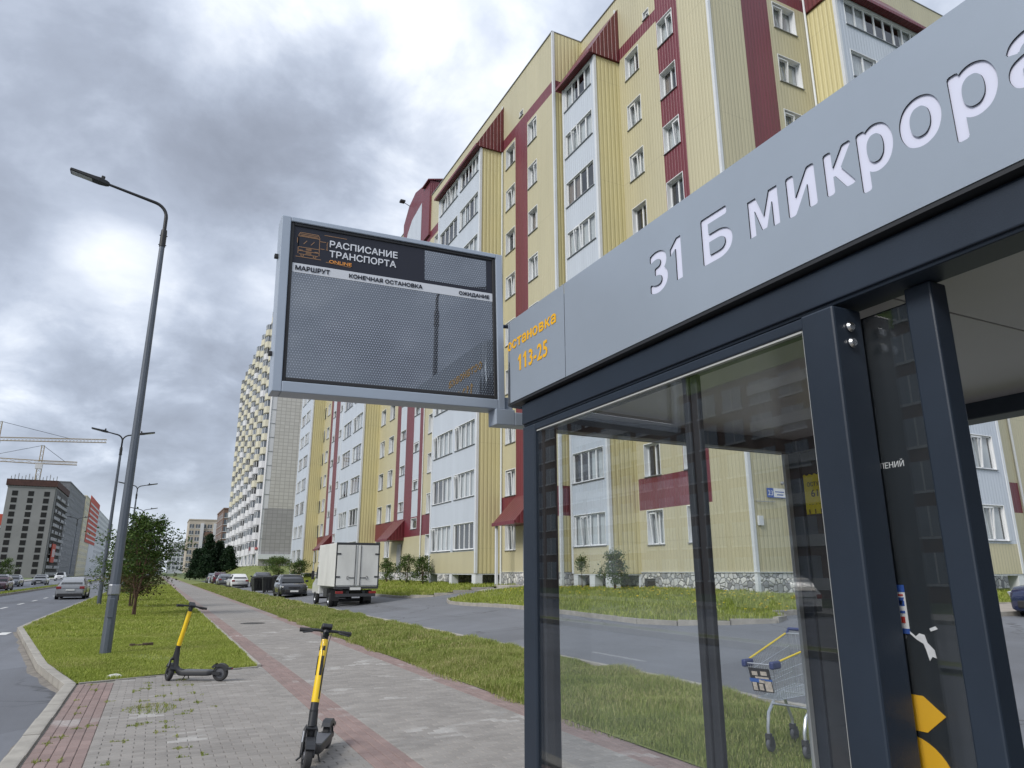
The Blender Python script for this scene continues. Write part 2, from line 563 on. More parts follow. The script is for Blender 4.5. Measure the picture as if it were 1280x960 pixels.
def poly_sheet(name, poly, step, zf, m, uv=None):
    bm = bmesh.new()
    vs = [bm.verts.new((x, y, 0)) for x, y in poly]
    bm.faces.new(vs)
    if step:
        xs = [p[0] for p in poly]; ys = [p[1] for p in poly]
        for ax, lo, hi in ((0, min(xs), max(xs)), (1, min(ys), max(ys))):
            k = lo + step
            while k < hi:
                co = (k, 0, 0) if ax == 0 else (0, k, 0); no = (1, 0, 0) if ax == 0 else (0, 1, 0)
                bmesh.ops.bisect_plane(bm, geom=bm.verts[:] + bm.edges[:] + bm.faces[:], plane_co=co, plane_no=no, dist=1e-5)
                k += step if k - lo < 60 else step * 4
    bmesh.ops.triangulate(bm, faces=[f for f in bm.faces if len(f.verts) > 4])
    for v in bm.verts:
        v.co.z = zf(v.co.x, v.co.y)
    bmesh.ops.recalc_face_normals(bm, faces=bm.faces)
    up = sum(f.normal.z for f in bm.faces)
    if up < 0: bmesh.ops.reverse_faces(bm, faces=bm.faces)
    me = bpy.data.meshes.new(name); bm.to_mesh(me); bm.free()
    me.materials.append(m)
    me.polygons.foreach_set('use_smooth', [True] * len(me.polygons))
    return obj(name, me)


flat = lambda z: (lambda x, y: z)
structure(poly_sheet('ground', [(-3000, -1500), (3000, -1500), (3000, 5000), (-3000, 5000)], 0, flat(-.2), M_FIELD))
structure(poly_sheet('hillside', [(4.6, -60), (320, -60), (320, 800), (4.6, 800)], 6, lambda x, y: T1(x, y) - (.6 if x < 58 and y < 146 else .06), M_FIELD))
road = structure(poly_sheet('road', [(-10.6, -120), (-.6, -120), (-.6, 900), (-10.6, 900)], 0, flat(-.12), M_ASPH))
road2 = structure(poly_sheet('road', [(-22.9, -120), (-11.5, -120), (-11.5, 900), (-22.9, 900)], 0, flat(-.121), M_ASPH))
lane = structure(poly_sheet('side_road', [(7.36, -40), (60, -40), (60, 150), (7.36, 150)], 1.5, lambda x, y: T1(x, y), M_LANE))
structure(poly_sheet('far_pavement', [(-27, -60), (-23.05, -60), (-23.05, 900), (-27, 900)], 0, flat(.0), mat('far_paving', (.3, .29, .27), var=.15)))
structure(poly_sheet('median', [(-11.38, -60), (-10.72, -60), (-10.72, 900), (-11.38, 900)], 0, flat(.03), M_EARTH))

# painted dashes between the lanes
dash = MB(); dash.box(-.07, .07, -1.0, 1.0, 0, .004)
dash_me = dash.mesh('lane_marking', M_WHITE_PAINT)
for i in range(34):
    obj('lane_marking', dash_me, road, M=Matrix.Translation((-6.95, 14 + i * 5.4, -.118)))
for i in range(20):
    obj('lane_marking', dash_me, road2, M=Matrix.Translation((-15.2, 40 + i * 8, -.118)))
for y in (16.2, 18.4, 20.6, 22.8, 25, 27.2):
    obj('lane_marking', dash_me, road, M=Matrix.Translation((-3.95, y, -.118)) @ Matrix.Diagonal((1.8, .5, 1, 1)))


# kerbs: one stone per metre
def kerb_run(parent, pts, w, zb, zt, near=1e9, jit=.004):
    pr = MB(); pr.box(-.497, .497, -w / 2, w / 2, 0, 1)
    bmk = bmesh.new(); me0 = pr.mesh('kerb_stone', M_CONC); bmk.from_mesh(me0)
    bmesh.ops.bevel(bmk, geom=[e for e in bmk.edges if abs(e.verts[0].co.z - 1) < 1e-4 and abs(e.verts[1].co.z - 1) < 1e-4], offset=.02, segments=1, affect='EDGES')
    bmk.to_mesh(me0); bmk.free()
    far = MB()
    for a, b in zip(pts[:-1], pts[1:]):
        a = Vector((a[0], a[1], 0)); b = Vector((b[0], b[1], 0)); d = b - a; Ln = d.length
        n = max(1, round(Ln)); s = Ln / n
        for k in range(n):
            c = a + d * ((k + .5) / n)
            h = zt(c.x, c.y) - zb(c.x, c.y)
            M = Matrix.Translation((c.x + random.uniform(-jit, jit), c.y, zb(c.x, c.y) + random.uniform(-jit, jit))) @ Matrix.Rotation(math.atan2(d.y, d.x) + random.uniform(-.006, .006), 4, 'Z') @ Matrix.Diagonal((s, 1, h, 1))
            if c.length < near:
                obj('kerb_stone', me0, parent, M=M)
            else:
                far.box(-.497, .497, -w / 2, w / 2, 0, 1, T=M)
    if far.v:
        stuff(far.build('kerb_stone', M_CONC, parent, fix=False))


KERB_MAIN = [(-1.0, -20), (-1.0, 13.6), (-1.75, 16.8), (-3.62, 27.7), (-3.68, 31), (-3.68, 320)]
kerb = structure(thing('kerb', '', '')); del kerb['label'], kerb['category']
kerb_run(kerb, KERB_MAIN, .16, flat(-.16), flat(.025), 45)
kerb_run(kerb, [(-10.66, 10), (-10.66, 400)], .12, flat(-.16), flat(.04), 0)
kerb_run(kerb, [(-11.44, 10), (-11.44, 400)], .12, flat(-.16), flat(.04), 0)
kerb_run(kerb, [(-22.98, 10), (-22.98, 500)], .15, flat(-.16), flat(.02), 0)
kerb_run(kerb, [(7.32, -6), (7.32, 120)], .13, lambda x, y: -.1, lambda x, y: .125, 40)
LAWN_A = [(12.6, 31.4), (11.8, 30.6), (11.46, 29.5), (11.44, 27.8), (11.85, 24.4), (11.75, 19.5), (11.65, 16.2), (12.0, 15.0), (12.9, 14.1), (13.9, 13.6), (14.5, 13.9), (14.75, 14.55)]
LAWN_B = [(10.9, 150), (10.9, 60), (11.4, 42), (11.5, 37.2), (11.75, 35.7), (12.6, 34.6), (14.5, 34.35)]
kz = (lambda x, y: T1(x, y) - .08), (lambda x, y: T1(x, y) + .12)
kerb_run(kerb, LAWN_A[::-1] + [(17.3, 31.6)], .14, kz[0], kz[1], 1e9)
kerb_run(kerb, LAWN_B + [(15.7, 34.3)], .14, kz[0], kz[1], 45)
kerb_run(kerb, [(14.82, 14.52), (40, 14.52)], .12, kz[0], kz[1], 1e9)
kerb_run(kerb, [(17.0, 12.5), (40, 12.5)], .14, kz[0], kz[1], 1e9)
# narrow edging between lawn and footway
kerb_run(kerb, [(1.93, 14.68), (1.93, 110)], .07, flat(-.1), flat(.035), 26)
kerb_run(kerb, [(-.9, 13.78), (1.9, 14.66)], .05, flat(-.1), flat(.012), 40)

# lawns
hump = lambda x, y: .03 * sin(x * 1.7 + y * .9) + .02 * sin(x * 3.1 - y * 1.3)
V_KERB = [(x + .07, y) for x, y in KERB_MAIN]
P_VERGE = [(-.93, 13.8), (1.9, 14.68), (1.9, 320), (-3.6, 320), (-3.6, 31), (-3.55, 27.7), (-1.68, 16.85)]
P_STRIP = [(4.6, -6), (7.26, -6), (7.26, 300), (4.6, 300)]
P_LAWNA = LAWN_A + [(60, 14.55), (60, 31.6), (13, 31.6)]
P_LAWNB = LAWN_B + [(60, 34.35), (60, 150)]
z_verge = lambda x, y: .012 + .3 * hump(x, y)
z_strip = lambda x, y: T1(x, y) + .004 + .7 * abs(hump(x, y)) * min(1, (x - 4.55) * 2)
z_lawn = lambda x, y: T1(x, y) + .105 + .5 * hump(x, y) * 0.6
for P, z in ((P_VERGE, z_verge), (P_STRIP, z_strip), (P_LAWNA, z_lawn), (P_LAWNB, z_lawn)):
    structure(poly_sheet('lawn', P, .8, z, M_EARTH))
# tiled path before the end wall
structure(poly_sheet('tiled_path', [(17.0, 12.57), (60, 12.57), (60, 14.5), (17.0, 14.5)], 1.5, lambda x, y: T1(x, y) + .09, mat('beige_tiles', (.36, .32, .28), rough=.9, var=.15, vscale=2)))
structure(poly_sheet('entrance_path', [(14.6, 31.75), (17.35, 31.75), (17.35, 34.2), (14.6, 34.2)], .7, lambda x, y: T1(x, y) + .03, mat('path_concrete', (.33, .32, .30), rough=.9, var=.15, vscale=2)))

# pavement: bed of sand, blocks one by one
NB = lambda x: 13.72 + (x + .93) * .31
pave = structure(poly_sheet('pavement', [(-.92, -20), (4.6, -20), (4.6, 30), (1.97, 30), (1.97, 14.6), (1.9, 14.6), (-.92, 13.72)], 0, flat(-.013), M_SAND))
structure(poly_sheet('footway', [(1.97, 30), (4.6, 30), (4.6, 330), (1.97, 330)], 0, flat(-.002), M_PAV_FAR))


def cam_px(x, y, z):
    d = (x, y, z - 1.7); h = radians(26.038); p = radians(14.952)
    f = d[0] * sin(h) + d[1] * cos(h); r = d[0] * cos(h) - d[1] * sin(h)
    zz = f * cos(p) + d[2] * sin(p); uu = -f * sin(p) + d[2] * cos(p)
    return 640 + 880 * r / zz, 480 - 880 * uu / zz, zz


blocks = []     # (x0,x1,y0,y1,red)
J = .0035
y = 3.0
row = 0
while y < 30:
    lim = (lambda x: y < NB(x) - .05 or x > 1.97)
    off = (row % 2) * .1
    for xa, xb in ((-.40, 1.97), (2.37, 4.25)):
        x = xa - off
        while x < xb - .01:
            a, b = max(x, xa), min(x + .2, xb)
            if b - a > .03 and lim(a):
                blocks.append((a, b, y, y + .1, 0))
            x += .2
    y += .1; row += 1
for xa, n in ((-.90, 5), (1.97, 4), (4.25, 4)):
    for k in range(n):
        y = 3.0 - (k % 2) * .1
        w = .1 if n == 5 else (.1 if xa < 3 else .0875)
        while y < 30:
            if y < NB(xa) - .2 or xa > 1.9:
                blocks.append((xa + k * w, xa + (k + 1) * w, y, y + .2, 1))
            y += .2


def seen(bk):
    px, py, zz = cam_px((bk[0] + bk[1]) / 2, (bk[2] + bk[3]) / 2, 0)
    return zz > 0 and 0 <= px <= 655 and py <= 965, zz


order = sorted((seen(b)[1], i) for i, b in enumerate(blocks) if seen(b)[0])
near_ids = set(i for _, i in order[:290])


def block_geo(mb, x0, x1, y0, y1, T):
    c = .007
    p = [(x0, y0, -.02), (x1, y0, -.02), (x1, y1, -.02), (x0, y1, -.02), (x0, y0, -.006), (x1, y0, -.006), (x1, y1, -.006), (x0, y1, -.006),
         (x0 + c, y0 + c, 0), (x1 - c, y0 + c, 0), (x1 - c, y1 - c, 0), (x0 + c, y1 - c, 0)]
    i = len(mb.v); mb.v += [tuple(T @ Vector(q)) for q in p]
    for k in range(4):
        k2 = (k + 1) % 4
        mb.f.append((i + k, i + k2, i + 4 + k2, i + 4 + k)); mb.f.append((i + 4 + k, i + 4 + k2, i + 8 + k2, i + 8 + k)); mb.m += [0, 0]
    mb.f.append((i + 8, i + 9, i + 10, i + 11)); mb.m.append(0)


rest = [MB(), MB()]
cache = {}
for i, (x0, x1, y0, y1, red) in enumerate(blocks):
    T = Matrix.Translation(((x0 + x1) / 2, (y0 + y1) / 2, random.uniform(-.0016, .0016))) @ Matrix.Rotation(random.uniform(-.006, .006), 4, 'Z') @ Matrix.Rotation(random.uniform(-.009, .009), 4, 'X') @ Matrix.Rotation(random.uniform(-.007, .007), 4, 'Y')
    hw, hh = (x1 - x0) / 2 - J / 2, (y1 - y0) / 2 - J / 2
    if i in near_ids:
        key = (round(hw, 3), round(hh, 3), red)
        if key not in cache:
            q = MB(); block_geo(q, -hw, hw, -hh, hh, Matrix()); cache[key] = q.mesh('paver', M_PAV_R if red else M_PAV_G, fix=False)
        obj('paver', cache[key], pave, M=T)
    else:
        block_geo(rest[red], -hw, hw, -hh, hh, T)
for k, q in enumerate(rest):
    stuff(q.build('paver', M_PAV_R if k else M_PAV_G, pave, fix=False))


# ------------------------------------------------------------------ grass blades
def inside(poly, X, Y):
    r = np.zeros(len(X), bool); n = len(poly); j = n - 1
    for i in range(n):
        xi, yi = poly[i]; xj, yj = poly[j]
        c = ((yi > Y) != (yj > Y)) & (X < (xj - xi) * (Y - yi) / (yj - yi + 1e-12) + xi)
        r ^= c; j = i
    return r


def blades(name, poly, n, box, zf, hlo, hhi, w, m, clump=.35, keep=None):
    X = np.random.uniform(box[0], box[1], n); Y = np.random.uniform(box[2], box[3], n)
    k = inside(poly, X, Y)
    bare = np.sin(X * 1.13 + 2.1 * np.sin(Y * .47 + .6)) * np.sin(Y * .81 + 1.7 * np.sin(X * .9)) + .35 * np.sin(X * 4.1 + Y * 2.3)
    k &= (bare < .82) | (np.random.rand(n) < .35)
    if keep is not None: k &= keep(X, Y)
    X, Y = X[k], Y[k]; n = len(X)
    Z = zf(X, Y)
    cl = .5 + .5 * np.sin(X * 2.3 + 1.3 * np.sin(Y * 1.9)) * np.sin(Y * 2.9 + 1.1 * np.sin(X * 3.1))
    h = np.random.uniform(hlo, hhi, n) * (1 - clump + clump * 2 * cl)
    a = np.random.uniform(0, 2 * pi, n); ln = np.random.uniform(.15, .9, n) * h
    dx, dy = np.cos(a), np.sin(a)
    ww = w * np.random.uniform(.6, 1.3, n)
    V = np.zeros((n, 5, 3))
    V[:, 0] = np.stack([X - dy * ww, Y + dx * ww, Z - .01], 1); V[:, 1] = np.stack([X + dy * ww, Y - dx * ww, Z - .01], 1)
    mx, my, mz = X + dx * ln * .35, Y + dy * ln * .35, Z + h * .62
    V[:, 2] = np.stack([mx + dy * ww * .8, my - dx * ww * .8, mz], 1); V[:, 3] = np.stack([mx - dy * ww * .8, my + dx * ww * .8, mz], 1)
    V[:, 4] = np.stack([X + dx * ln, Y + dy * ln, Z + h], 1)
    b = np.arange(n)[:, None] * 5
    F = np.concatenate([b + [0, 1, 2], b + [0, 2, 3], b + [3, 2, 4]])
    o = obj(name, np_mesh(name, V.reshape(-1, 3), F, m))
    return stuff(o)


def grass_mat(name, a, b_, c, dryness=.55):
    m = bpy.data.materials.new(name); m.use_nodes = True
    t = m.node_tree; b = t.nodes['Principled BSDF']; b.inputs['Roughness'].default_value = .6; b.inputs['Specular IOR Level'].default_value = .25
    geo = N(t, 'ShaderNodeNewGeometry')
    nz = N(t, 'ShaderNodeTexNoise', i_Scale=.55, i_Detail=5.0); L(t, geo.outputs['Position'], nz.inputs['Vector'])
    v = math_node(t, 'ADD', math_node(t, 'MULTIPLY', geo.outputs['Random Per Island'], .55), math_node(t, 'MULTIPLY', nz.outputs[0], .6))
    col = ramp(t, v, [(.25, a), (.6, b_), (.95, c)])
    nb = N(t, 'ShaderNodeTexNoise', i_Scale=.42, i_Detail=3.0, i_Roughness=.6); L(t, geo.outputs['Position'], nb.inputs['Vector'])
    dry = math_node(t, 'MULTIPLY', ramp(t, nb.outputs[0], [(.52, (0, 0, 0)), (.68, (1, 1, 1))]), math_node(t, 'GREATER_THAN', geo.outputs['Random Per Island'], .45))
    col = mixc(t, math_node(t, 'MULTIPLY', dry, dryness), col, (c[0] * .9, c[1] * .82, c[2] * 1.0))
    L(t, col, b.inputs['Base Color'])
    tr = N(t, 'ShaderNodeBsdfTranslucent'); L(t, col, tr.inputs[0])
    mx = N(t, 'ShaderNodeMixShader'); mx.inputs[0].default_value = .35
    L(t, b.outputs[0], mx.inputs[1]); L(t, tr.outputs[0], mx.inputs[2]); L(t, mx.outputs[0], t.nodes['Material Output'].inputs[0])
    return m


M_GR1 = grass_mat('lawn_grass', (.185, .24, .034), (.31, .365, .064), (.45, .45, .155))
M_GR2 = grass_mat('rough_grass', (.15, .20, .036), (.265, .315, .075), (.50, .44, .22))
vz = lambda f: (lambda X, Y: np.array([f(a, b) for a, b in zip(X, Y)]))
npz_verge = lambda x, y: .012 + .3 * (.03 * np.sin(x * 1.7 + y * .9) + .02 * np.sin(x * 3.1 - y * 1.3))
npz_strip = lambda x, y: Tz(x, y) + .004 + .7 * np.abs(.03 * np.sin(x * 1.7 + y * .9) + .02 * np.sin(x * 3.1 - y * 1.3)) * np.minimum(1, (x - 4.55) * 2)
npz_lawn = lambda x, y: Tz(x, y) + .105 + .3 * (.03 * np.sin(x * 1.7 + y * .9) + .02 * np.sin(x * 3.1 - y * 1.3))
blades('mown_grass', P_VERGE, 150000, (-2.7, 1.9, 13.8, 23), npz_verge, .02, .055, .0045, M_GR1)
blades('mown_grass', P_VERGE, 60000, (-3.6, 1.9, 23, 42), npz_verge, .04, .085, .009, M_GR1)
blades('mown_grass', P_VERGE, 30000, (-3.6, 1.9, 42, 110), npz_verge, .05, .10, .022, M_GR1)
blades('rough_grass', P_STRIP, 170000, (4.62, 7.26, 3.2, 15), npz_strip, .02, .095, .0038, M_GR2, .75)
blades('rough_grass', P_STRIP, 80000, (4.55, 7.26, 15, 34), npz_strip, .03, .10, .0065, M_GR2, .7)
blades('rough_grass', P_STRIP, 36000, (4.6, 7.26, 34, 110), npz_strip, .05, .13, .016, M_GR2, .5)
blades('mown_grass', P_LAWNA, 130000, (11.4, 36, 13.4, 31.5), npz_lawn, .05, .13, .011, M_GR1, .5, keep=lambda X, Y: ((X < 19.4) & (Y < 30)) | ((X < 17.4)) | (Y < 18))
blades('mown_grass', P_LAWNB, 60000, (10.9, 17.4, 34.3, 100), npz_lawn, .06, .15, .018, M_GR1, .5)
blades('mown_grass', [(9, 100), (17, 100), (17, 240), (9, 240)], 30000, (9.5, 17, 100, 240), lambda X, Y: Tz(X, Y) - .05, .10, .2, .05, M_GR2)
blades('mown_grass', [(-11.4, 20), (-10.7, 20), (-10.7, 260), (-11.4, 260)], 26000, (-11.36, -10.74, 40, 260), lambda X, Y: .03 + 0 * X, .06, .16, .02, M_GR1)
# fringe of grass creeping over the paving edge, moss and weeds in the joints near the kerb
blades('weeds', [(4.2, 3), (4.62, 3), (4.62, 30), (4.2, 30)], 9000, (4.30, 4.64, 4, 30), lambda X, Y: 0 * X, .015, .07, .004, M_GR2, .6, keep=lambda X, Y: X > 4.60 - .16 * (.5 + .5 * np.sin(Y * 2.1 + 2 * np.sin(Y * .7))))
blades('weeds', [(-.4, 10.3), (.6, 10.3), (.6, 11.4), (-.4, 11.4)], 2600, (-.35, .55, 10.5, 11.25), lambda X, Y: 0 * X - .004, .008, .03, .004, M_GR2, .3, keep=lambda X, Y: (np.minimum((X * 10) % 1, (Y * 10) % 1) < .3) & (((X - .1) / .42) ** 2 + ((Y - 10.87) / .36) ** 2 < 1 + .5 * np.sin(9 * X)))
wx = np.random.uniform(-.85, .9, 46); wy = np.random.uniform(8, 13.6, 46)
for_keep = list(zip(wx, wy))


def near_spots(X, Y):
    k = np.zeros(len(X), bool)
    for a, b in for_keep:
        k |= ((np.abs(X - round(a, 1)) < .012) & (np.abs(Y - b) < .03 + .07 * abs(math.sin(a * 37)))) | ((np.abs(Y - round(b, 1)) < .012) & (np.abs(X - a) < .09 * abs(math.sin(b * 23))))
    return k


blades('weeds', [(-.9, 7.8), (1.3, 7.8), (1.3, 14), (-.9, 14)], 190000, (-.9, 1.3, 7.8, 13.9), lambda X, Y: 0 * X - .006, .006, .03, .004, M_GR2, .3, keep=near_spots)
# dandelions in the lawn below the windows
fl = MB()
for i in range(240):
    x = random.uniform(14, 19); y = random.uniform(14, 30)
    if x > 17.2 and y > 29: continue
    z = T1(x, y) + .18 + random.uniform(0, .06)
    fl.box(x - .022, x + .022, y - .022, y + .022, z, z + .014)
stuff(fl.build('dandelions', mat('dandelion', (.75, .55, .03), rough=.7), fix=False))

# sand and grit washed up against the layby kerb
V = []; F = []
pts = [(-1.09, 4), (-1.09, 13.58), (-1.84, 16.8), (-3.71, 27.7)]; k = 0
for (xa, ya), (xb, yb) in zip(pts[:-1], pts[1:]):
    n = int(math.hypot(xb - xa, yb - ya) / .25)
    for i in range(n + 1):
        f = i / n; x, y = xa + (xb - xa) * f, ya + (yb - ya) * f
        w = .06 + .07 * (sin(y * .37 + 1) * .5 + .5) + .03 * sin(y * 1.9 + 2 * sin(y * .8)) + random.uniform(-.012, .012)
        V += [(x, y, -.105), (x - w * .5, y, -.112), (x - w, y, -.1195)]
        if i < n: F += [(k, k + 3, k + 4, k + 1), (k + 1, k + 4, k + 5, k + 2)]
        k += 3
stuff(obj('roadside_grit', np_mesh('roadside_grit', V, F, mat('grit', (.19, .172, .15), rough=.95, var=.3, vscale=5, bump=.6, bscale=120), True)))
# ------------------------------------------------------------------ bus shelter
M_POST = mat('anthracite_paint', (.018, .0265, .041), rough=.42, spec=.45, var=.15, vscale=2.5, bump=.06, bscale=350, dirt=.25)
M_FASCIA = mat('silver_paint', (.345, .395, .46), rough=.37, metal=.3, spec=.5, bump=.05, bscale=600, var=.04, vscale=2, dirt=.10)
M_FASCIA_EDGE = mat('dark_lip', (.02, .022, .026), rough=.6)
M_ACRYL = mat('letter_acrylic', (.66, .68, .82), rough=.35)
M_YEL = mat('yellow_film', (.80, .43, .02), rough=.45)
M_CEIL = mat('ceiling_panel', (.39, .39, .415), rough=.3, var=.05, vscale=2)
M_GASKET = mat('gasket', (.42, .43, .42), rough=.5)
M_STEEL = mat('bolt_steel', (.6, .6, .6), rough=.25, metal=1)
M_GLASS = glass_mat('shelter_glass', tint=(.965, .975, .98), ior=1.5, boost=.008, smear=.015)
M_GLASS2 = glass_mat('end_glass', tint=(.97, .98, .985), ior=1.4, smear=.008)
M_PANEL = mat('dark_panel', (.022, .026, .030), rough=.12, spec=.6, coat=.3)
M_WHITE = mat('white_print', (.72, .72, .72), rough=.6)
M_BLACK = mat('black_print', (.02, .02, .022), rough=.6)

sh = thing('bus_shelter', 'dark grey glazed bus shelter with silver name fascia beside the brick footway', 'bus shelter', (1.3, 1.0, 0))
SH = Matrix.Translation((-1.3, -1.0, 0))


def sbox(name, x0, x1, y0, y1, z0, z1, m, bevel=.004, parent=None):
    q = MB(); q.box(x0 - 1.3, x1 - 1.3, y0 - 1, y1 - 1, z0, z1)
    return q.build(name, m, parent or sh, bevel=bevel)


YN = -1.6
# fascia with letters cut right through it
FX = 1.2145
pan = MB(); pan.box(FX, FX + .0032, YN, 2.055, 2.362, 2.713)
fas = obj('fascia_panel', pan.mesh('fascia_panel', M_FASCIA))


def one_mesh(h, ext):
    """the figure 1 with its flag, stem right-aligned in a width of .42 h"""
    q = MB(); q.prism([(.20 * h, 0), (.40 * h, 0), (.40 * h, h), (.25 * h, h), (.02 * h, .80 * h), (.02 * h, .63 * h), (.20 * h, .75 * h)], -ext, ext, 'z')
    return q.mesh('lettering', M_YEL)


cut_me = []
BO = .0042
for body, ya, yb, zb, size in (('3', 1.556, 1.474, 2.487, .172), ('1', 1.462, 1.40, 2.487, .172), ('Б', 1.327, 1.215, 2.487, .172), ('м', 1.157, 1.062, 2.487, .172), ('и', 1.036, .955, 2.487, .172), ('к', .930, .858, 2.487, .172), ('р', .846, .767, 2.487, .172), ('о', .752, .668, 2.487, .172), ('р', .650, .567, 2.487, .172), ('а', .551, .472, 2.487, .172)):
    if body == 'м':
        w, h = ya - yb, .098
        q = MB(); q.prism([(0, 0), (0, h), (.28 * w, h), (.5 * w, .40 * h), (.72 * w, h), (w, h), (w, 0), (.79 * w, 0), (.79 * w, .66 * h), (.585 * w, .06 * h), (.415 * w, .06 * h), (.21 * w, .66 * h), (.21 * w, 0)], -.03, .03, 'z')
        cut_me.append(obj('cutter', q.mesh('cutter', M_YEL), M=Matrix.Translation((FX, ya, zb)) @ FACE_X))
        continue
    if body == '1':
        o = obj('cutter', one_mesh(.127, .03), M=Matrix.Translation((FX, ya, zb)) @ FACE_X); cut_me.append(o)
        continue
    me = text_mesh(body, size, extrude=.03, width=ya - yb - 2 * BO, res=6)
    for k in range(8):
        a = 2 * pi * k / 8
        o = obj('cutter', me, M=Matrix.Translation((FX, ya - BO - BO * cos(a), zb + BO * sin(a))) @ FACE_X)
        cut_me.append(o)
for o in cut_me:
    b = fas.modifiers.new('cut', 'BOOLEAN'); b.operation = 'DIFFERENCE'; b.solver = 'EXACT'; b.object = o
dg = bpy.context.evaluated_depsgraph_get(); dg.update()
fme = bpy.data.meshes.new_from_object(fas.evaluated_get(dg))
fme.materials.clear(); fme.materials.append(M_FASCIA); fme.materials.append(M_FASCIA_EDGE)
for p in fme.polygons:
    inner = abs(p.normal.x) < .5 and 2.37 < p.center.z < 2.70 and p.center.y < 2.04
    p.material_index = 1 if inner else 0  # walls of the cut letters coloured dark for the shade inside
fas.modifiers.clear(); fas.data = fme
fas.parent = sh; fas.matrix_local = SH
for o in cut_me:
    bpy.data.objects.remove(o)
sbox('letter_backing', FX + .0042, FX + .012, .42, 1.60, 2.42, 2.67, M_ACRYL, 0)
# corner piece, bent round the end
cor = MB(); R = .075; prof = [(FX, 2.058), (FX, 2.497), (FX, 2.5025)]
for k in range(13):
    a = pi / 2 * k / 12
    prof.append((FX + R - R * cos(a), 2.58 - R + R * sin(a)))
prof += [(FX + R + .004, 2.58), (2.86, 2.58)]
for (a, b) in zip(prof[:-1], prof[1:]):
    cor.quad((a[0] - 1.3, a[1] - 1, 2.362), (b[0] - 1.3, b[1] - 1, 2.362), (b[0] - 1.3, b[1] - 1, 2.713), (a[0] - 1.3, a[1] - 1, 2.713))
bmc = cor.mesh('fascia_corner', M_FASCIA); bmw = bmesh.new(); bmw.from_mesh(bmc); bmesh.ops.remove_doubles(bmw, verts=bmw.verts, dist=1e-5); bmw.to_mesh(bmc); bmw.free()
for p in bmc.polygons:
    p.use_smooth = p.area < .02
fc = obj('fascia_panel', bmc, sh)
so = fc.modifiers.new('thickness', 'SOLIDIFY'); so.thickness = .001; so.offset = 0
sbox('fascia_lip', FX + .002, FX + .05, YN, 2.50, 2.352, 2.362, M_FASCIA_EDGE, 0)
q = MB()
for body, ya, yb, zb, size in (('ста', 2.480, 2.356, 2.587, .062), ('овка', 2.300, 2.118, 2.587, .062), ('3-25', 2.333, 2.185, 2.478, .088)):
    decal('lettering', text_mesh(body, size, extrude=0, bold=.0022, width=ya - yb, spacing=1.05), M_YEL, sh, SH @ Matrix.Translation((FX - .0016, ya, zb)) @ FACE_X)
w, h = .040, .036
q = MB(); q.prism([(0, 0), (0, h), (.30 * w, h), (.30 * w, .62 * h), (.70 * w, .62 * h), (.70 * w, h), (w, h), (w, 0), (.70 * w, 0), (.70 * w, .40 * h), (.30 * w, .40 * h), (.30 * w, 0)], -.0004, .0004, 'z')
decal('lettering', q.mesh('lettering', M_YEL), M_YEL, sh, SH @ Matrix.Translation((FX - .0016, 2.347, 2.587)) @ FACE_X)
for ya in (2.428, 2.382):
    decal('lettering', one_mesh(.066, .0006), M_YEL, sh, SH @ Matrix.Translation((FX - .0016, ya, 2.478)) @ FACE_X)
decal('lettering', text_mesh('о', .062, extrude=0, bold=.002, width=.036), M_YEL, sh, SH @ Matrix.Translation((FX - .0005, 2.524, 2.587)) @ FACE_X)
# roof, beams, ceiling
sbox('roof', FX + .03, 2.88, YN, 2.55, 2.66, 2.70, M_POST)
for k, (ya, yb) in enumerate(((YN, -.32), (-.316, .962), (.966, 2.36))):
    sbox('ceiling_panel', 1.335, 2.62, ya, yb, 2.30, 2.315, M_CEIL, .002)
sbox('front_beam', 1.243, 1.33, YN, 2.44, 2.254, 2.35, M_POST)
sbox('beam_rail', 1.236, 1.245, YN, 2.44, 2.262, 2.343, M_POST, .003)
sbox('glass_rail', 1.24, 1.30, 1.04, 2.44, 2.225, 2.252, M_POST)
sbox('back_beam', 2.62, 2.73, YN, 2.44, 2.24, 2.345, M_POST)
sbox('end_beam', 1.332, 2.618, 2.36, 2.44, 2.24, 2.345, M_POST)
# posts
sbox('post', 1.236, 1.335, 2.335, 2.435, 0, 2.25, M_POST, .006)
sbox('post', 2.62, 2.72, 2.335, 2.435, 0, 2.238, M_POST, .006)
pr = sbox('post', 1.2145, 1.302, .952, 1.037, 0, 2.244, M_POST, .005)
sbox('post', 1.268, 1.285, 1.448, 1.476, 0, 2.224, M_FASCIA_EDGE, .004)
sbox('post', 1.262, 1.29, 1.479, 1.502, 0, 2.224, M_FASCIA_EDGE, .004)
sbox('post', 1.294, 1.345, .790, .846, 0, 2.252, M_POST, .004)
sbox('post', 2.62, 2.72, -1.5, -1.4, 0, 2.238, M_POST, .006)
sbox('post', 1.236, 1.335, -1.5, -1.4, 0, 2.25, M_POST, .006)
for z in (2.20, 2.165):
    bq = MB(); bq.lathe([(.0, .0), (.011, .0), (.0115, -.004), (.008, -.009), (0, -.0095)], 12, axis='y', T=Matrix.Translation((1.258 - 1.3, .9515 - 1, z)))
    b1 = bq.build('bolt', M_STEEL, sh, smooth=True)
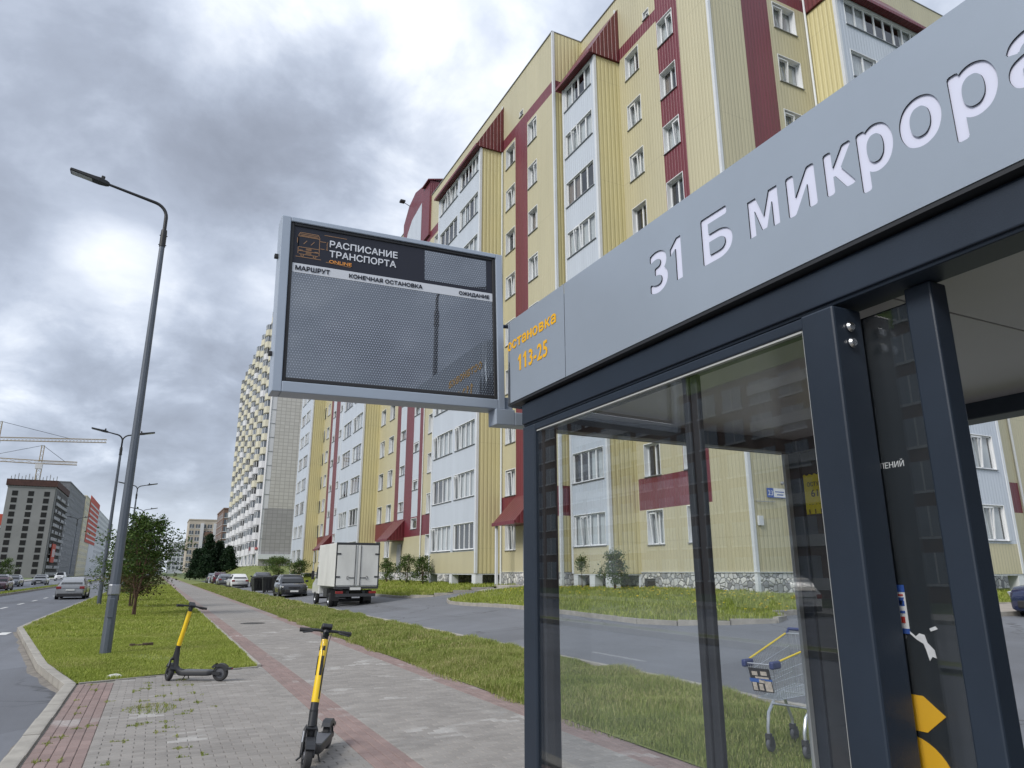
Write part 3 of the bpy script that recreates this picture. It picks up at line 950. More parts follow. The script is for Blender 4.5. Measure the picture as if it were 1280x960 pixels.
# front pane with its gasket, end pane
fr = sbox('glass_pane', 1.246, 1.254, 1.062, 2.332, .18, 2.228, M_GLASS, 0)
sbox('gasket', 1.242, 1.258, 1.045, 1.060, .16, 2.224, M_GASKET, .002)
sbox('gasket', 1.244, 1.256, 1.062, 2.332, 2.2195, 2.2245, M_GASKET, 0)
sbox('gasket', 1.262, 1.290, 2.305, 2.330, .16, 2.224, M_FASCIA_EDGE, 0)
sbox('glass_rail', 1.243, 1.30, 1.04, 2.334, .12, .18, M_POST)
sbox('glass_pane', 1.36, 2.59, 2.395, 2.403, .18, 2.239, M_GLASS2, 0)
sbox('gasket', 2.592, 2.618, 2.39, 2.408, .18, 2.238, M_GASKET, .002)
sbox('glass_rail', 1.337, 2.618, 2.38, 2.42, .12, .18, M_POST)
# dark boarded bay of the back wall
sbox('back_panel', 2.63, 2.665, 1.78, 2.333, .15, 2.238, M_PANEL, .003)
sbox('back_panel', 2.63, 2.665, -1.398, .55, .15, 2.238, M_PANEL, .003)  # unseen from the camera, added to darken the shelter interior
sbox('added_side_panel', 1.34, 2.615, -1.47, -1.43, .15, 2.24, M_PANEL, .003)  # unseen end wall, added so the post sides fall dark
# notice panel between the two front posts
sbox('notice_board', 1.322, 1.34, .846, 1.02, .25, 2.235, M_PANEL, .002)
sbox('glass_pane', 1.303, 1.307, .8465, .951, .25, 2.224, M_GLASS, 0)
decal('lettering', text_mesh('ЛЕНИЙ', .0165, extrude=.0004, width=.054), M_WHITE, sh, SH @ Matrix.Translation((1.3212, .9705, 1.905)) @ FACE_X)
arrow = MB(); T0 = SH @ Matrix.Translation((1.3205, 0, 0))
arrow.prism([(.985, 1.475), (.945, 1.475), (.905, 1.445), (.945, 1.412), (.985, 1.412)], -.0006, .0006, 'x', T=T0)
arrow.build('yellow_emblem', M_YEL, sh)
disc = MB(); disc.prism([(.985 + .085 * cos(2 * pi * k / 40), 1.318 + .085 * sin(2 * pi * k / 40)) for k in range(40)], -.0006, .0006, 'x', T=T0)
disc.build('yellow_emblem', M_YEL, sh)
# ceiling light
cl = MB(); cl.prism([(2.05, 2.298), (2.30, 2.298), (2.24, 2.235), (2.12, 2.235)], .35, .98, 'y', T=SH)
clo = cl.build('ceiling_light', M_GASKET, sh, bevel=.003)
# bench inside, low down
sbox('seat', 2.25, 2.60, -.9, .5, .42, .46, mat('bench_wood', (.25, .16, .09), rough=.6, var=.2), .006)

# papers stuck on the shelter
M_FLY = mat('yellow_paper', (.80, .66, .03), rough=.75, var=.06, vscale=20)
fl_ = thing('flyer', 'yellow paper notice with a handwritten number taped inside the dark back wall', 'flyer', (2.627, 2.255, 2.04))
q = MB()
prof = [(.068 - .136 * k / 16) for k in range(17)]
for k in range(16):
    z0 = .088 + .004 * sin(k * 1.9); z1 = .088 + .004 * sin((k + 1) * 1.9)
    q.quad((-.001 - .002 * sin(k), prof[k], -.088), (-.001 - .002 * sin(k + 1), prof[k + 1], -.088), (-.001 - .002 * sin(k + 1), prof[k + 1], z1), (-.001 - .002 * sin(k), prof[k], z0))
pp = q.build('paper', M_FLY, fl_); s2 = pp.modifiers.new('thickness', 'SOLIDIFY'); s2.thickness = .0008
for body, sz, yy, zz, w in (('ОСТУЖЕ', .026, .048, .035, .10), ('61-0', .046, .030, -.012, .085), ('- - - - - -', .02, .048, -.05, .10), ('| | | |', .022, .05, -.082, .10)):
    o = decal('lettering', text_mesh(body, sz, extrude=.0003, width=w), M_BLACK, fl_, Matrix.Translation((-.0045, yy, zz)) @ FACE_X)
    if ' ' in body: stuff(o)
st = thing('sticker', 'small white and blue printed sticker on the dark notice board', 'sticker', (1.3205, .975, 1.63))
q = MB(); q.box(-.0006, .0004, -.022, .022, -.045, .045); q.build('paper', M_WHITE, st)
M_BLUE = mat('blue_print', (.03, .09, .36), rough=.5)
q = MB(); q.box(-.0012, -.0002, -.0225, .0225, .032, .0455); q.box(-.0012, -.0002, -.0225, .0225, -.0455, -.036); q.box(-.0012, -.0002, -.019, .012, .006, .016); q.prism([(-.005, .016), (.0, .022), (-.02, .022), (-.012, .006)], -.0012, -.0002, 'x'); q.box(-.0012, -.0002, -.018, .01, -.008, -.003); stuff(q.build('printed_bars', M_BLUE, st))
q = MB(); q.box(-.0012, -.0002, -.016, -.004, -.026, -.014); q.box(-.0012, -.0002, -.018, .012, .0245, .028); stuff(q.build('printed_marks', mat('red_print', (.5, .04, .03), rough=.5), st))
tp = thing('torn_paper', 'torn scrap of white paper left glued on the dark notice board', 'paper scrap', (1.3205, .93, 1.575))
q = MB()
q.prism([(.030, .020), (.012, .006), (.004, .012), (-.006, .010), (-.010, -.004), (-.022, -.016), (-.024, -.030), (-.016, -.028), (-.010, -.036), (-.006, -.018), (-.002, -.006), (.010, .0), (.028, .014)], -.001, .0, 'x')
q.prism([(-.018, .022), (-.030, .027), (-.034, .022), (-.020, .017)], -.001, .0, 'x')
q.build('paper', mat('torn_paper', (.70, .69, .70), rough=.8, var=.1, vscale=60), tp)

# ------------------------------------------------------------------ timetable display
M_SIGN = mat('display_housing', (.36, .41, .48), rough=.35, metal=.2, var=.04, vscale=5)


def led_mat():
    m = bpy.data.materials.new('led_face'); m.use_nodes = True
    t = m.node_tree; b = t.nodes['Principled BSDF']
    tc = N(t, 'ShaderNodeTexCoord'); sep = N(t, 'ShaderNodeSeparateXYZ'); L(t, tc.outputs['Object'], sep.inputs[0])
    P = .0106
    rowf = math_node(t, 'DIVIDE', sep.outputs[2], P * .94)
    rowi = math_node(t, 'FLOOR', rowf)
    par = math_node(t, 'MULTIPLY', math_node(t, 'FRACT', math_node(t, 'MULTIPLY', rowi, .5)), 1.0)
    u = math_node(t, 'SUBTRACT', math_node(t, 'FRACT', math_node(t, 'ADD', math_node(t, 'DIVIDE', sep.outputs[0], P), par)), .5)
    v = math_node(t, 'SUBTRACT', math_node(t, 'FRACT', rowf), .5)
    d = math_node(t, 'ADD', math_node(t, 'MULTIPLY', u, u), math_node(t, 'MULTIPLY', v, v))
    dot = math_node(t, 'LESS_THAN', d, .045)
    col = mixc(t, dot, (.020, .023, .031), (.25, .275, .325))
    L(t, col, b.inputs['Base Color'])
    b.inputs['Roughness'].default_value = .5
    gl = N(t, 'ShaderNodeBsdfGlossy', i_Roughness=.01); gl.inputs[0].default_value = (.9, .95, 1, 1)
    fr = N(t, 'ShaderNodeFresnel', i_IOR=1.5)
    mx = N(t, 'ShaderNodeMixShader'); L(t, math_node(t, 'ADD', fr.outputs[0], .15, True), mx.inputs[0])
    L(t, b.outputs[0], mx.inputs[1]); L(t, gl.outputs[0], mx.inputs[2]); L(t, mx.outputs[0], t.nodes['Material Output'].inputs[0])
    return m


M_LED = led_mat()
M_HEAD = mat('header_print', (.026, .028, .040), rough=.3, spec=.25)
M_STRIP = mat('strip_print', (.60, .62, .66), rough=.35)
sg = thing('timetable_display', 'grey framed electronic timetable board hung on the end of the bus shelter', 'display board', (.775, 2.66, 2.715))
sg.rotation_euler = (0, radians(-1.5), 0)


def gbox(name, x0, x1, y0, y1, z0, z1, m, bevel=.002, parent=None):
    q = MB(); q.box(x0, x1, y0, y1, z0, z1); return q.build(name, m, parent or sg, bevel=bevel)


q = MB()       # one-piece housing: four rails and a back plate
q.box(-.478, -.443, -.012, .085, -.357, .357); q.box(.446, .478, -.012, .085, -.357, .357)
q.box(-.4428, .4458, -.012, .085, .337, .357); q.box(-.4428, .4458, -.012, .085, -.357, -.315); q.box(-.4428, .4458, .06, .083, -.3148, .3368)
q.build('housing', M_SIGN, sg, bevel=.003)
q = MB()
q.box(-.4425, -.4285, -.006, .03, -.3145, .3365); q.box(.431, .4455, -.006, .03, -.3145, .3365); q.box(-.4283, .4308, -.006, .03, .324, .3365); q.box(-.4283, .4308, -.006, .03, -.3145, -.298)
q.build('bezel', M_BLACK, sg, bevel=.003)
gbox('led_panel', -.4283, .4308, 0, .02, -.2978, .129, M_LED, 0)
gbox('led_panel', .115, .402, -.002, .02, .183, .318, M_LED, .0)
q = MB(); q.box(-.4283, .1148, -.001, .02, .1675, .3238); q.box(.4022, .4308, -.001, .02, .1675, .3238); q.box(.1148, .4022, -.001, .02, .3182, .3238); q.box(.1148, .4022, -.001, .02, .1675, .1828)
q.build('header', M_HEAD, sg)
gbox('header_strip', -.4283, .4308, -.0015, .02, .1292, .1673, M_STRIP, 0)


def slet(body, x0, x1, z, size, m, y=-.0028, off=.0005):
    decal('lettering', text_mesh(body, size, extrude=.0003, bold=off, width=x1 - x0), m, sg, Matrix.Translation((x0, y, z)) @ FACE_Y)


M_TXT = mat('header_text', (.66, .68, .72), rough=.5)
M_ORG = mat('orange_text', (.72, .30, .06), rough=.5)
M_OUT = mat('copper_outline', (.36, .20, .10), rough=.5)
slet('РАСПИСАНИЕ', -.287, -.006, .258, .038, M_TXT, off=.0009)
slet('ТРАНСПОРТА', -.287, -.012, .2155, .038, M_TXT, off=.0009)
slet('ONLINE', -.287, -.197, .1885, .0195, M_ORG)
slet('МАРШРУТ', -.416, -.283, .1395, .0245, M_HEAD, off=.0008)
slet('КОНЕЧНАЯ ОСТАНОВКА', -.205, .105, .1395, .0225, M_HEAD, off=.0008)
slet('ОЖИДАНИЕ', .272, .415, .1395, .0215, M_HEAD, off=.0008)
# outline drawing of a bus
q = MB()


def ln(x0, z0, x1, z1, w=.0011):
    d = Vector((x1 - x0, 0, z1 - z0)); n = Vector((-d.z, 0, d.x)).normalized() * w; y = -.0022
    q.quad((x0 - n.x, y, z0 - n.z), (x1 - n.x, y, z1 - n.z), (x1 + n.x, y, z1 + n.z), (x0 + n.x, y, z0 + n.z))


bx0, bx1, bz0, bz1 = -.410, -.328, .200, .300
for s in ((bx0, bz0 + .01, bx0, bz1 - .012), (bx1, bz0 + .01, bx1, bz1 - .012), (bx0 + .006, bz1, bx1 - .006, bz1), (bx0, bz1 - .012, bx0 + .006, bz1), (bx1, bz1 - .012, bx1 - .006, bz1),
          (bx0, bz1 - .016, bx1, bz1 - .016), (bx0, .238, bx1, .238), (bx0, .282, bx0, .238), (bx0 + .004, bz0 + .008, bx1 - .004, bz0 + .008), (bx0, .222, bx1, .222),
          (bx0 + .012, bz0, bx0 + .012, bz0 + .008), (bx0 + .022, bz0, bx0 + .022, bz0 + .008), (bx1 - .022, bz0, bx1 - .022, bz0 + .008), (bx1 - .012, bz0, bx1 - .012, bz0 + .008),
          (bx0 + .012, bz0, bx0 + .022, bz0), (bx1 - .022, bz0, bx1 - .012, bz0), (bx0 + .005, .225, bx0 + .018, .225), (bx1 - .018, .225, bx1 - .005, .225), (bx0 + .02, .252, bx0 + .033, .268), (bx1 - .033, .252, bx1 - .02, .268),
          (bx0 - .004, .276, bx0 - .004, .254), (bx0 + .006, .288, bx1 - .006, .288), (bx0 + .006, .294, bx1 - .006, .294), (bx0 + .03, .213, bx1 - .03, .213), (bx0 + .03, .218, bx1 - .03, .218),
          (bx0 + .03, .229, bx1 - .03, .229), (bx0 + .03, .233, bx1 - .03, .233), (bx1, .2745, bx1 + .030, .2745), (bx1 + .030, .2745, bx1 + .030, .243), (bx1 + .026, .243, bx1 + .034, .243), (bx1 + .026, .2745, bx1 + .034, .2745), (bx1 + .004, .243, bx1 + .02, .243),
          (bx0 - .008, .196, -.32, .196), (-.30, .190, -.20, .184), (-.31, .305, -.22, .305)):
    ln(*s)
q.build('bus_outline', M_OUT, sg)
# hooks on the housing and the bracket to the shelter post
for z in (.20, -.20):
    gbox('hinge', -.492, -.478, .03, .05, z - .008, z + .008, M_BLACK)
q = MB(); q.box(.478, .52, .0, .05, -.355, -.30); q.box(.43, .52, -.02, .06, -.425, -.3575); q.box(.52, .60, -.02, .06, -.425, -.368); q.box(.60, .612, -.24, .065, -.44, -.345)
q.build('bracket', M_SIGN, sg, bevel=.003)
q = MB(); q.tube([(.47, .03, .03), (.66, -.02, .03)], .009, 8); q.build('tie_rod', M_POST, sg)
# ------------------------------------------------------------------ the yellow apartment house
M_Y = mat('yellow_siding', (.485, .445, .295), rough=.42, var=.05, vscale=1.2, stretch=(1, 1, .12), dirt=.16, ribs=(.20, .010, .16))
M_YR = mat('yellow_return_siding', (.60, .535, .29), rough=.42, var=.06, vscale=1.2, stretch=(1, 1, .12), dirt=.18, ribs=(.245, .02, .22))  # wider ribs; same yellow, retoned for how light falls on the returns
M_W = mat('white_siding', (.50, .545, .605), rough=.42, var=.05, vscale=1.2, stretch=(1, 1, .1), dirt=.14, ribs=(.20, .010, .16))
M_R = mat('burgundy_siding', (.15, .024, .035), rough=.4, var=.12, vscale=1.2, stretch=(1, 1, .12), ribs=(.20, .014, .35))
M_RR = mat('burgundy_roofing', (.13, .020, .026), rough=.4, var=.12, vscale=2, ribs=(.25, .04, .4))
M_TRIM = mat('white_trim', (.62, .64, .66), rough=.45, var=.05, vscale=2)
M_PVC = mat('white_pvc', (.72, .73, .74), rough=.35)
M_SILL = mat('sill_tin', (.30, .31, .33), rough=.4, metal=.3)
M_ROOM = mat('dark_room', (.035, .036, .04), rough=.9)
M_CURT = mat('net_curtain', (.62, .62, .61), rough=.9, var=.15, vscale=6, stretch=(9, 9, .4))
M_CURT2 = mat('brown_curtain', (.26, .20, .16), rough=.9, var=.2, vscale=6, stretch=(9, 9, .4))
M_WGL = glass_mat('window_glass', tint=(.80, .84, .86), ior=1.52, boost=.05)
M_ROOFG = mat('roof_felt', (.10, .10, .11), rough=.9)
M_DARK = mat('cellar_dark', (.03, .03, .032), rough=.95)


def stone_mat():
    m = bpy.data.materials.new('rubble_cladding'); m.use_nodes = True
    t = m.node_tree; b = t.nodes['Principled BSDF']; b.inputs['Roughness'].default_value = .85
    geo = N(t, 'ShaderNodeNewGeometry')
    sep = N(t, 'ShaderNodeSeparateXYZ'); L(t, geo.outputs['Position'], sep.inputs[0])
    cmb = N(t, 'ShaderNodeCombineXYZ'); L(t, math_node(t, 'ADD', sep.outputs[0], sep.outputs[1]), cmb.inputs[0]); L(t, sep.outputs[2], cmb.inputs[1])
    v1 = N(t, 'ShaderNodeTexVoronoi', feature='DISTANCE_TO_EDGE', i_Scale=4.6); L(t, cmb.outputs[0], v1.inputs['Vector'])
    v2 = N(t, 'ShaderNodeTexVoronoi', feature='F1', i_Scale=4.6); L(t, cmb.outputs[0], v2.inputs['Vector'])
    shade = N(t, 'ShaderNodeSeparateColor'); L(t, v2.outputs['Color'], shade.inputs[0])
    col = ramp(t, shade.outputs[0], [(.0, (.22, .225, .235)), (.3, (.42, .43, .44)), (.65, (.58, .58, .57)), (1, (.68, .67, .64))])
    e = ramp(t, v1.outputs['Distance'], [(.02, (1, 1, 1)), (.06, (0, 0, 0))])
    L(t, mixc(t, e, col, (.17, .17, .175)), b.inputs['Base Color'])
    bp = N(t, 'ShaderNodeBump', i_Strength=.8, i_Distance=.04); L(t, ramp(t, v1.outputs['Distance'], [(0, (0, 0, 0)), (.12, (1, 1, 1))]), bp.inputs['Height']); L(t, bp.outputs[0], b.inputs['Normal'])
    return m


M_STONE = stone_mat()
Z0, DZ, WH = 2.86, 2.985, 1.46
SILLS = [Z0 + DZ * k for k in range(9)]
ap = thing('apartment_building', 'long nine storey yellow and white apartment building with burgundy stripes across the side road', 'building', (19.4, 45, .88))
AM = Matrix.Translation((-19.4, -45, -.88))


def wall(name, parent, PM, face, plane, u0, u1, z0, z1, base, regions=(), holes=()):
    us = {u0, u1}; zs = {z0, z1}
    for r in list(regions) + list(holes):
        us |= {min(max(r[0], u0), u1), min(max(r[1], u0), u1)}; zs |= {min(max(r[2], z0), z1), min(max(r[3], z0), z1)}
    us, zs = sorted(us), sorted(zs)
    mats = [base]; mb = MB()
    for i in range(len(us) - 1):
        for j in range(len(zs) - 1):
            uc, zc = (us[i] + us[i + 1]) / 2, (zs[j] + zs[j + 1]) / 2
            if us[i + 1] - us[i] < 1e-6 or zs[j + 1] - zs[j] < 1e-6: continue
            if any(h[0] < uc < h[1] and h[2] < zc < h[3] for h in holes): continue
            m = base
            for r in regions:
                if r[0] < uc < r[1] and r[2] < zc < r[3]: m = r[4]
            if m not in mats: mats.append(m)
            a, b, c, d = us[i], us[i + 1], zs[j], zs[j + 1]
            if face == 'x': P = [(plane, b, c), (plane, a, c), (plane, a, d), (plane, b, d)]
            elif face == 'X': P = [(plane, a, c), (plane, b, c), (plane, b, d), (plane, a, d)]
            else: P = [(a, plane, c), (b, plane, c), (b, plane, d), (a, plane, d)]
            mb.quad(*[tuple(PM @ Vector(p)) for p in P], m=mats.index(m))
    return mb.build(name, mats, parent, fix=False)


WIN = {}


def win_proto(w, h, n, d, var):
    """frame (with its lining), pane, sill, curtain meshes; origin bottom-left of the opening, y runs into the wall"""
    key = (round(w, 2), round(h, 2), n, d, var)
    if key in WIN: return WIN[key]
    rnd = random.Random(str(key))
    f = MB(); t = .012
    f.quad((0, 0, 0), (0, d + .06, 0), (0, d + .06, h), (0, 0, h)); f.quad((w, 0, 0), (w, 0, h), (w, d + .06, h), (w, d + .06, 0))
    f.quad((0, 0, h), (0, d + .06, h), (w, d + .06, h), (w, 0, h)); f.quad((0, 0, 0), (w, 0, 0), (w, d + .06, 0), (0, d + .06, 0))
    f.box(-.03, .004, -.012, .004, -.02, h + .03); f.box(w - .004, w + .03, -.012, .004, -.02, h + .03); f.box(.0045, w - .0045, -.012, .004, h - .004, h + .03)
    b = .06
    f.box(.002, b, d, d + .06, .002, h - .002); f.box(w - b, w - .002, d, d + .06, .002, h - .002)
    f.box(b, w - b, d, d + .06, .002, b); f.box(b, w - b, d, d + .06, h - b, h - .002)
    xs = [b + (w - 2 * b) * k / n for k in range(n + 1)]
    for x in xs[1:-1]: f.box(x - .045, x + .045, d - .004, d + .055, b, h - b)
    g = MB(); tilt = rnd.randrange(n) if var % 3 == 1 else -1
    for k in range(n):
        a, c = xs[k] + .03, xs[k + 1] - .03
        if k == tilt:          # one casement tipped open
            f.box(a - .02, a + .04, d - .06, d - .01, b, h - b - .01, T=Matrix.Translation((0, d, b)) @ Matrix.Rotation(radians(5), 4, 'X') @ Matrix.Translation((0, -d, -b)))
            f.box(c - .04, c + .02, d - .06, d - .01, b, h - b - .01, T=Matrix.Translation((0, d, b)) @ Matrix.Rotation(radians(5), 4, 'X') @ Matrix.Translation((0, -d, -b)))
            f.box(a, c, d - .06, d - .01, h - b - .07, h - b - .01, T=Matrix.Translation((0, d, b)) @ Matrix.Rotation(radians(5), 4, 'X') @ Matrix.Translation((0, -d, -b)))
        g.quad((a, d + .03, b), (c, d + .03, b), (c, d + .03, h - b), (a, d + .03, h - b))
    s = MB(); s.box(-.05, w + .05, -.07, d, -.03, -.003)
    c_ = MB(); yb = d + .13
    parts = {0: [(.0, .30), (.72, 1.0)], 1: [(0, 1)], 2: [(.02, .48)], 3: [(.55, 1.0)], 4: [(0, .98)], 5: []}[var % 6]
    for a, c in parts:
        m = max(3, int((c - a) * w / .07)); p = None
        for k in range(m + 1):
            x = w * (a + (c - a) * k / m); y = yb + (.022 if k % 2 else -.022) + rnd.uniform(-.008, .008)
            if p: c_.quad((p[0], p[1], .05), (x, y, .05), (x, y, h), (p[0], p[1], h))
            p = (x, y)
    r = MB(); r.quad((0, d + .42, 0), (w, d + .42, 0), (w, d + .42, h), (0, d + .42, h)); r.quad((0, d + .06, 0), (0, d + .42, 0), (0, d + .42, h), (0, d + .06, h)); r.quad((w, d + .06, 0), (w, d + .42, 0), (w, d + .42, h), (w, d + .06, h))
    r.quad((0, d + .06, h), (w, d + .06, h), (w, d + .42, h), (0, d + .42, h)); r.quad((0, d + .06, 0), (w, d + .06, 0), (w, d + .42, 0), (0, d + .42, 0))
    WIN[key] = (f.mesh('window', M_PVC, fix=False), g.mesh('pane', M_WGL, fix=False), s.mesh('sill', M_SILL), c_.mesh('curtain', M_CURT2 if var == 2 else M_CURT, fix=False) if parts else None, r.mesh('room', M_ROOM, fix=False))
    return WIN[key]


RX = Matrix.Rotation(-pi / 2, 4, 'Z')
wrnd = random.Random(3)


def window(parent, PM, face, plane, u0, z0, w, h, n, d=.2):
    pr = win_proto(w, h, n, d, wrnd.choice((0, 1, 1, 2, 3, 4, 4, 5)))
    M = PM @ (Matrix.Translation((plane, u0 + w, z0)) @ RX if face == 'x' else Matrix.Translation((u0, plane, z0)))
    o = obj('window', pr[0], parent, M=M)
    obj('pane', pr[1], o); obj('sill', pr[2], o); obj('room', pr[4], o)
    if pr[3]: obj('curtain', pr[3], o)
    return o


def openings(face, plane, specs, parent=ap, PM=AM):
    hs = []
    for u0, w, z0, h, n, d in specs:
        window(parent, PM, face, plane, u0, z0, w, h, n, d); hs.append((u0, u0 + w, z0, z0 + h))
    return hs


def abox(name, x0, x1, y0, y1, z0, z1, m, bevel=0):
    q = MB(); q.box(x0, x1, y0, y1, z0, z1, T=AM); return q.build(name, m, ap, bevel=bevel)


ROOF = 32.5
# --- near section, street face (X = 19.4)
A = []
for k, z in enumerate(SILLS):
    A.append((22.1, 1.13, z, WH, 2, .22)); A.append((24.84, 1.13, z, WH, 2, .22))
A.append((23.82, .44, 29.2, .47, 1, .15))
hA = openings('x', 19.4, A)
wall('wall', ap, AM, 'x', 19.4, 19.65, 30.2, 1.7, ROOF, M_Y, [(21.7, 23.3, 4.38, ROOF, M_R), (23.3, 30.2, 28.42, 29.15, M_R), (22.6, 26.5, 4.38, 5.80, M_R)], hA)
wall('stone_base', ap, AM, 'x', 19.37, 19.65, 30.2, .3, 1.68, M_STONE, (), [(25.58, 26.35, .92, 1.42)])
abox('cellar_window', 19.40, 19.6, 25.5, 26.4, .85, 1.5, M_DARK)
abox('base_ledge', 19.33, 19.41, 19.62, 30.2, 1.68, 1.705, M_TRIM)
# --- near end wall (Y = 19.65)
E_ = [(23.5, 1.44, z, WH, 2, .22) for z in SILLS] + [(34.0, 1.2, z, WH, 2, .22) for z in SILLS]
hE = openings('y', 19.65, E_)
wall('wall', ap, AM, 'y', 19.65, 19.4, 46, 1.7, ROOF + .5, M_Y, [(21.45, 23.15, 1.7, ROOF + .5, M_R), (35.75, 36.42, 4.38, 5.80, M_R), (23.15, 26, 28.42, 29.15, M_R)], hE)
wall('stone_base', ap, AM, 'y', 19.62, 19.4, 46, .3, 1.68, M_STONE)
abox('base_ledge', 19.33, 46, 19.58, 19.645, 1.681, 1.706, M_TRIM)
abox('corner_trim', 19.36, 19.50, 19.61, 19.75, .9, ROOF + .5, M_TRIM)
for x, y in ((19.33, 26.62), (36.5, 19.58), (25.62, 19.57), (17.33, 37.02 - .1)):
    q = MB(); q.tube([tuple(AM @ Vector((x, y, .95))), tuple(AM @ Vector((x, y, 31.8)))], .055, 8); q.build('drainpipe', M_TRIM, ap, smooth=True)
# house number plate, box and lamp on the end wall
q = MB(); q.box(20.2, 20.52, 19.60, 19.62, 4.40, 4.75, T=AM); pl = q.build('number_plate', M_BLUE, ap)
q = MB(); q.box(20.525, 21.12, 19.60, 19.62, 4.40, 4.75, T=AM); pl2 = q.build('street_plate', M_WHITE, ap)
decal('lettering', text_mesh('23', .26, extrude=.002, width=.24), M_WHITE, pl, AM @ Matrix.Translation((20.24, 19.597, 4.48)) @ FACE_Y)
q = MB(); q.box(20.6, 21.05, 19.597, 19.599, 4.60, 4.635, T=AM); q.box(20.68, 21.0, 19.597, 19.599, 4.49, 4.53, T=AM); q.box(20.2, 21.12, 19.598, 19.60, 4.395, 4.42, T=AM); q.build('plate_print', M_BLUE, pl2)
abox('meter_box', 18.62 + 1.0, 18.86 + 1.0, 19.56, 19.645, 3.35, 3.70, M_TRIM, .01)
q = MB(); q.lathe([(0, -.10), (.06, -.08), (.07, 0), (0, .02)], 10, axis='y', T=AM @ Matrix.Translation((20.92, 19.55, 4.95))); q.build('wall_lamp', M_SILL, ap, smooth=True)
abox('cable_bracket', 19.25 + .35, 19.55 + 1.0, 19.59, 19.61, 4.22, 4.25, M_SILL)


def bay(face, wallp, front, u0, u1, specs, zt=28.3, zb=1.62, sides=True, cellar=True, oh=.35):
    """glazed balcony bay: white front, yellow cheeks retoned for their light, burgundy lean-to roof"""
    hs = openings(face, front, specs)
    wall('bay_front', ap, AM, face, front, u0, u1, zb, zt, M_W, [(u0, u1, zb, Z0 - .02, M_Y)], hs)
    o = 'y' if face == 'x' else 'x'
    if face == 'x':
        wall('bay_cheek', ap, AM, 'y', u0, front, wallp, zb, zt, M_YR)
        mb = MB(); mb.quad(*[tuple(AM @ Vector(p)) for p in ((front, u1, zb), (wallp, u1, zb), (wallp, u1, zt), (front, u1, zt))]); mb.build('bay_cheek', M_YR, ap, fix=False)
        pos = lambda a, b, z: (a, b, z)
    else:
        wall('bay_cheek', ap, AM, 'x', u0, front, wallp, zb, zt, M_YR)
        mb = MB(); mb.quad(*[tuple(AM @ Vector(p)) for p in ((u1, front, zb), (u1, wallp, zb), (u1, wallp, zt), (u1, front, zt))]); mb.build('bay_cheek', M_YR, ap, fix=False)
        pos = lambda a, b, z: (b, a, z)

    def bx(name, a0, a1, b0, b1, z0, z1, m):
        p, r = pos(a0, b0, 0), pos(a1, b1, 0)
        return abox(name, min(p[0], r[0]), max(p[0], r[0]), min(p[1], r[1]), max(p[1], r[1]), z0, z1, m)
    bx('corner_trim', front - .03, front + .12, u0 - .03, u0 + .13, zb + .01, zt - .01, M_TRIM)
    bx('corner_trim', front - .03, front + .12, u1 - .13, u1 + .03, zb + .01, zt - .01, M_TRIM)
    bx('floor_slab', front + .02, wallp - .003, u0 + .02, u1 - .02, zb - .06, zb + .03, M_TRIM)
    # pillars under the bay, stone wall behind in shade
    for a, b in ((u0 + .02, u0 + .55), ((u0 + u1) / 2 - .22, (u0 + u1) / 2 + .22), (u1 - .4, u1 - .02)):
        bx('pillar', front + .03, front + .45, a, b, .4, zb - .062, M_TRIM)
    # roof
    tip, top = front - oh, 31.75
    poly = [(tip, zt + .12), (tip, zt + .02), (wallp - .01, zt + .02), (wallp - .01, top)]
    if face == 'y':
        mb = MB(); mb.prism(poly, u0 - .12, u1 + .12, 'x', T=AM)
    else:
        mb = MB(); mb.prism([(a, z) for a, z in poly], u0 - .12, u1 + .12, 'y', T=AM)
    mb.build('canopy', M_RR, ap)
    bx('canopy_edge', tip - .03, tip - .002, u0 - .15, u1 + .15, zt - .02, zt + .15, M_R)


tb = [(26.92, 2.72, z, 1.45, 4, .07) for z in SILLS]
bay('x', 19.4, 17.8, 26.55, 29.85, tb)
te = []
for k, z in enumerate(SILLS):
    if k == 8: te.append((26.4, 5.7, z, 1.42, 8, .07))
    else: te += [(26.4, 2.55, z + .1, 1.45, 3, .07), (29.52, 2.5, z + .1, 1.45, 3, .07)]
bay('y', 19.65, 18.0, 25.77, 32.65, te)
# --- long section, street face (X = 17.4)
Bw = []
for k, z in enumerate(SILLS):
    Bw += [(32.3, 1.1, z, WH, 2, .22), (35.2, 1.27, z, WH, 2, .22), (48.75, 1.3, z, WH, 2, .22), (59.15, 1.45, z, WH, 2, .22), (62.0, 1.45, z, WH, 2, .22), (74.4, 1.3, z, WH, 2, .22), (87.4, 1.45, z, WH, 2, .22), (90.0, 1.5, z, WH, 2, .22)]
    if k < 8:
        Bw += [(52.2, 1.35, z + 2.05, .78, 1, .1), (55.7, 1.45, z + .6 + DZ, .78, 1, .1)] if k < 7 else [(52.2, 1.35, z + 2.05, .78, 1, .1)]
        Bw += [(80.2, 1.4, z + 2.05, .78, 1, .1), (84.0, 1.4, z + 2.05, .78, 1, .1)]
Bw.append((34.05, .43, 29.4, .38, 1, .12))
hB = openings('x', 17.4, Bw)
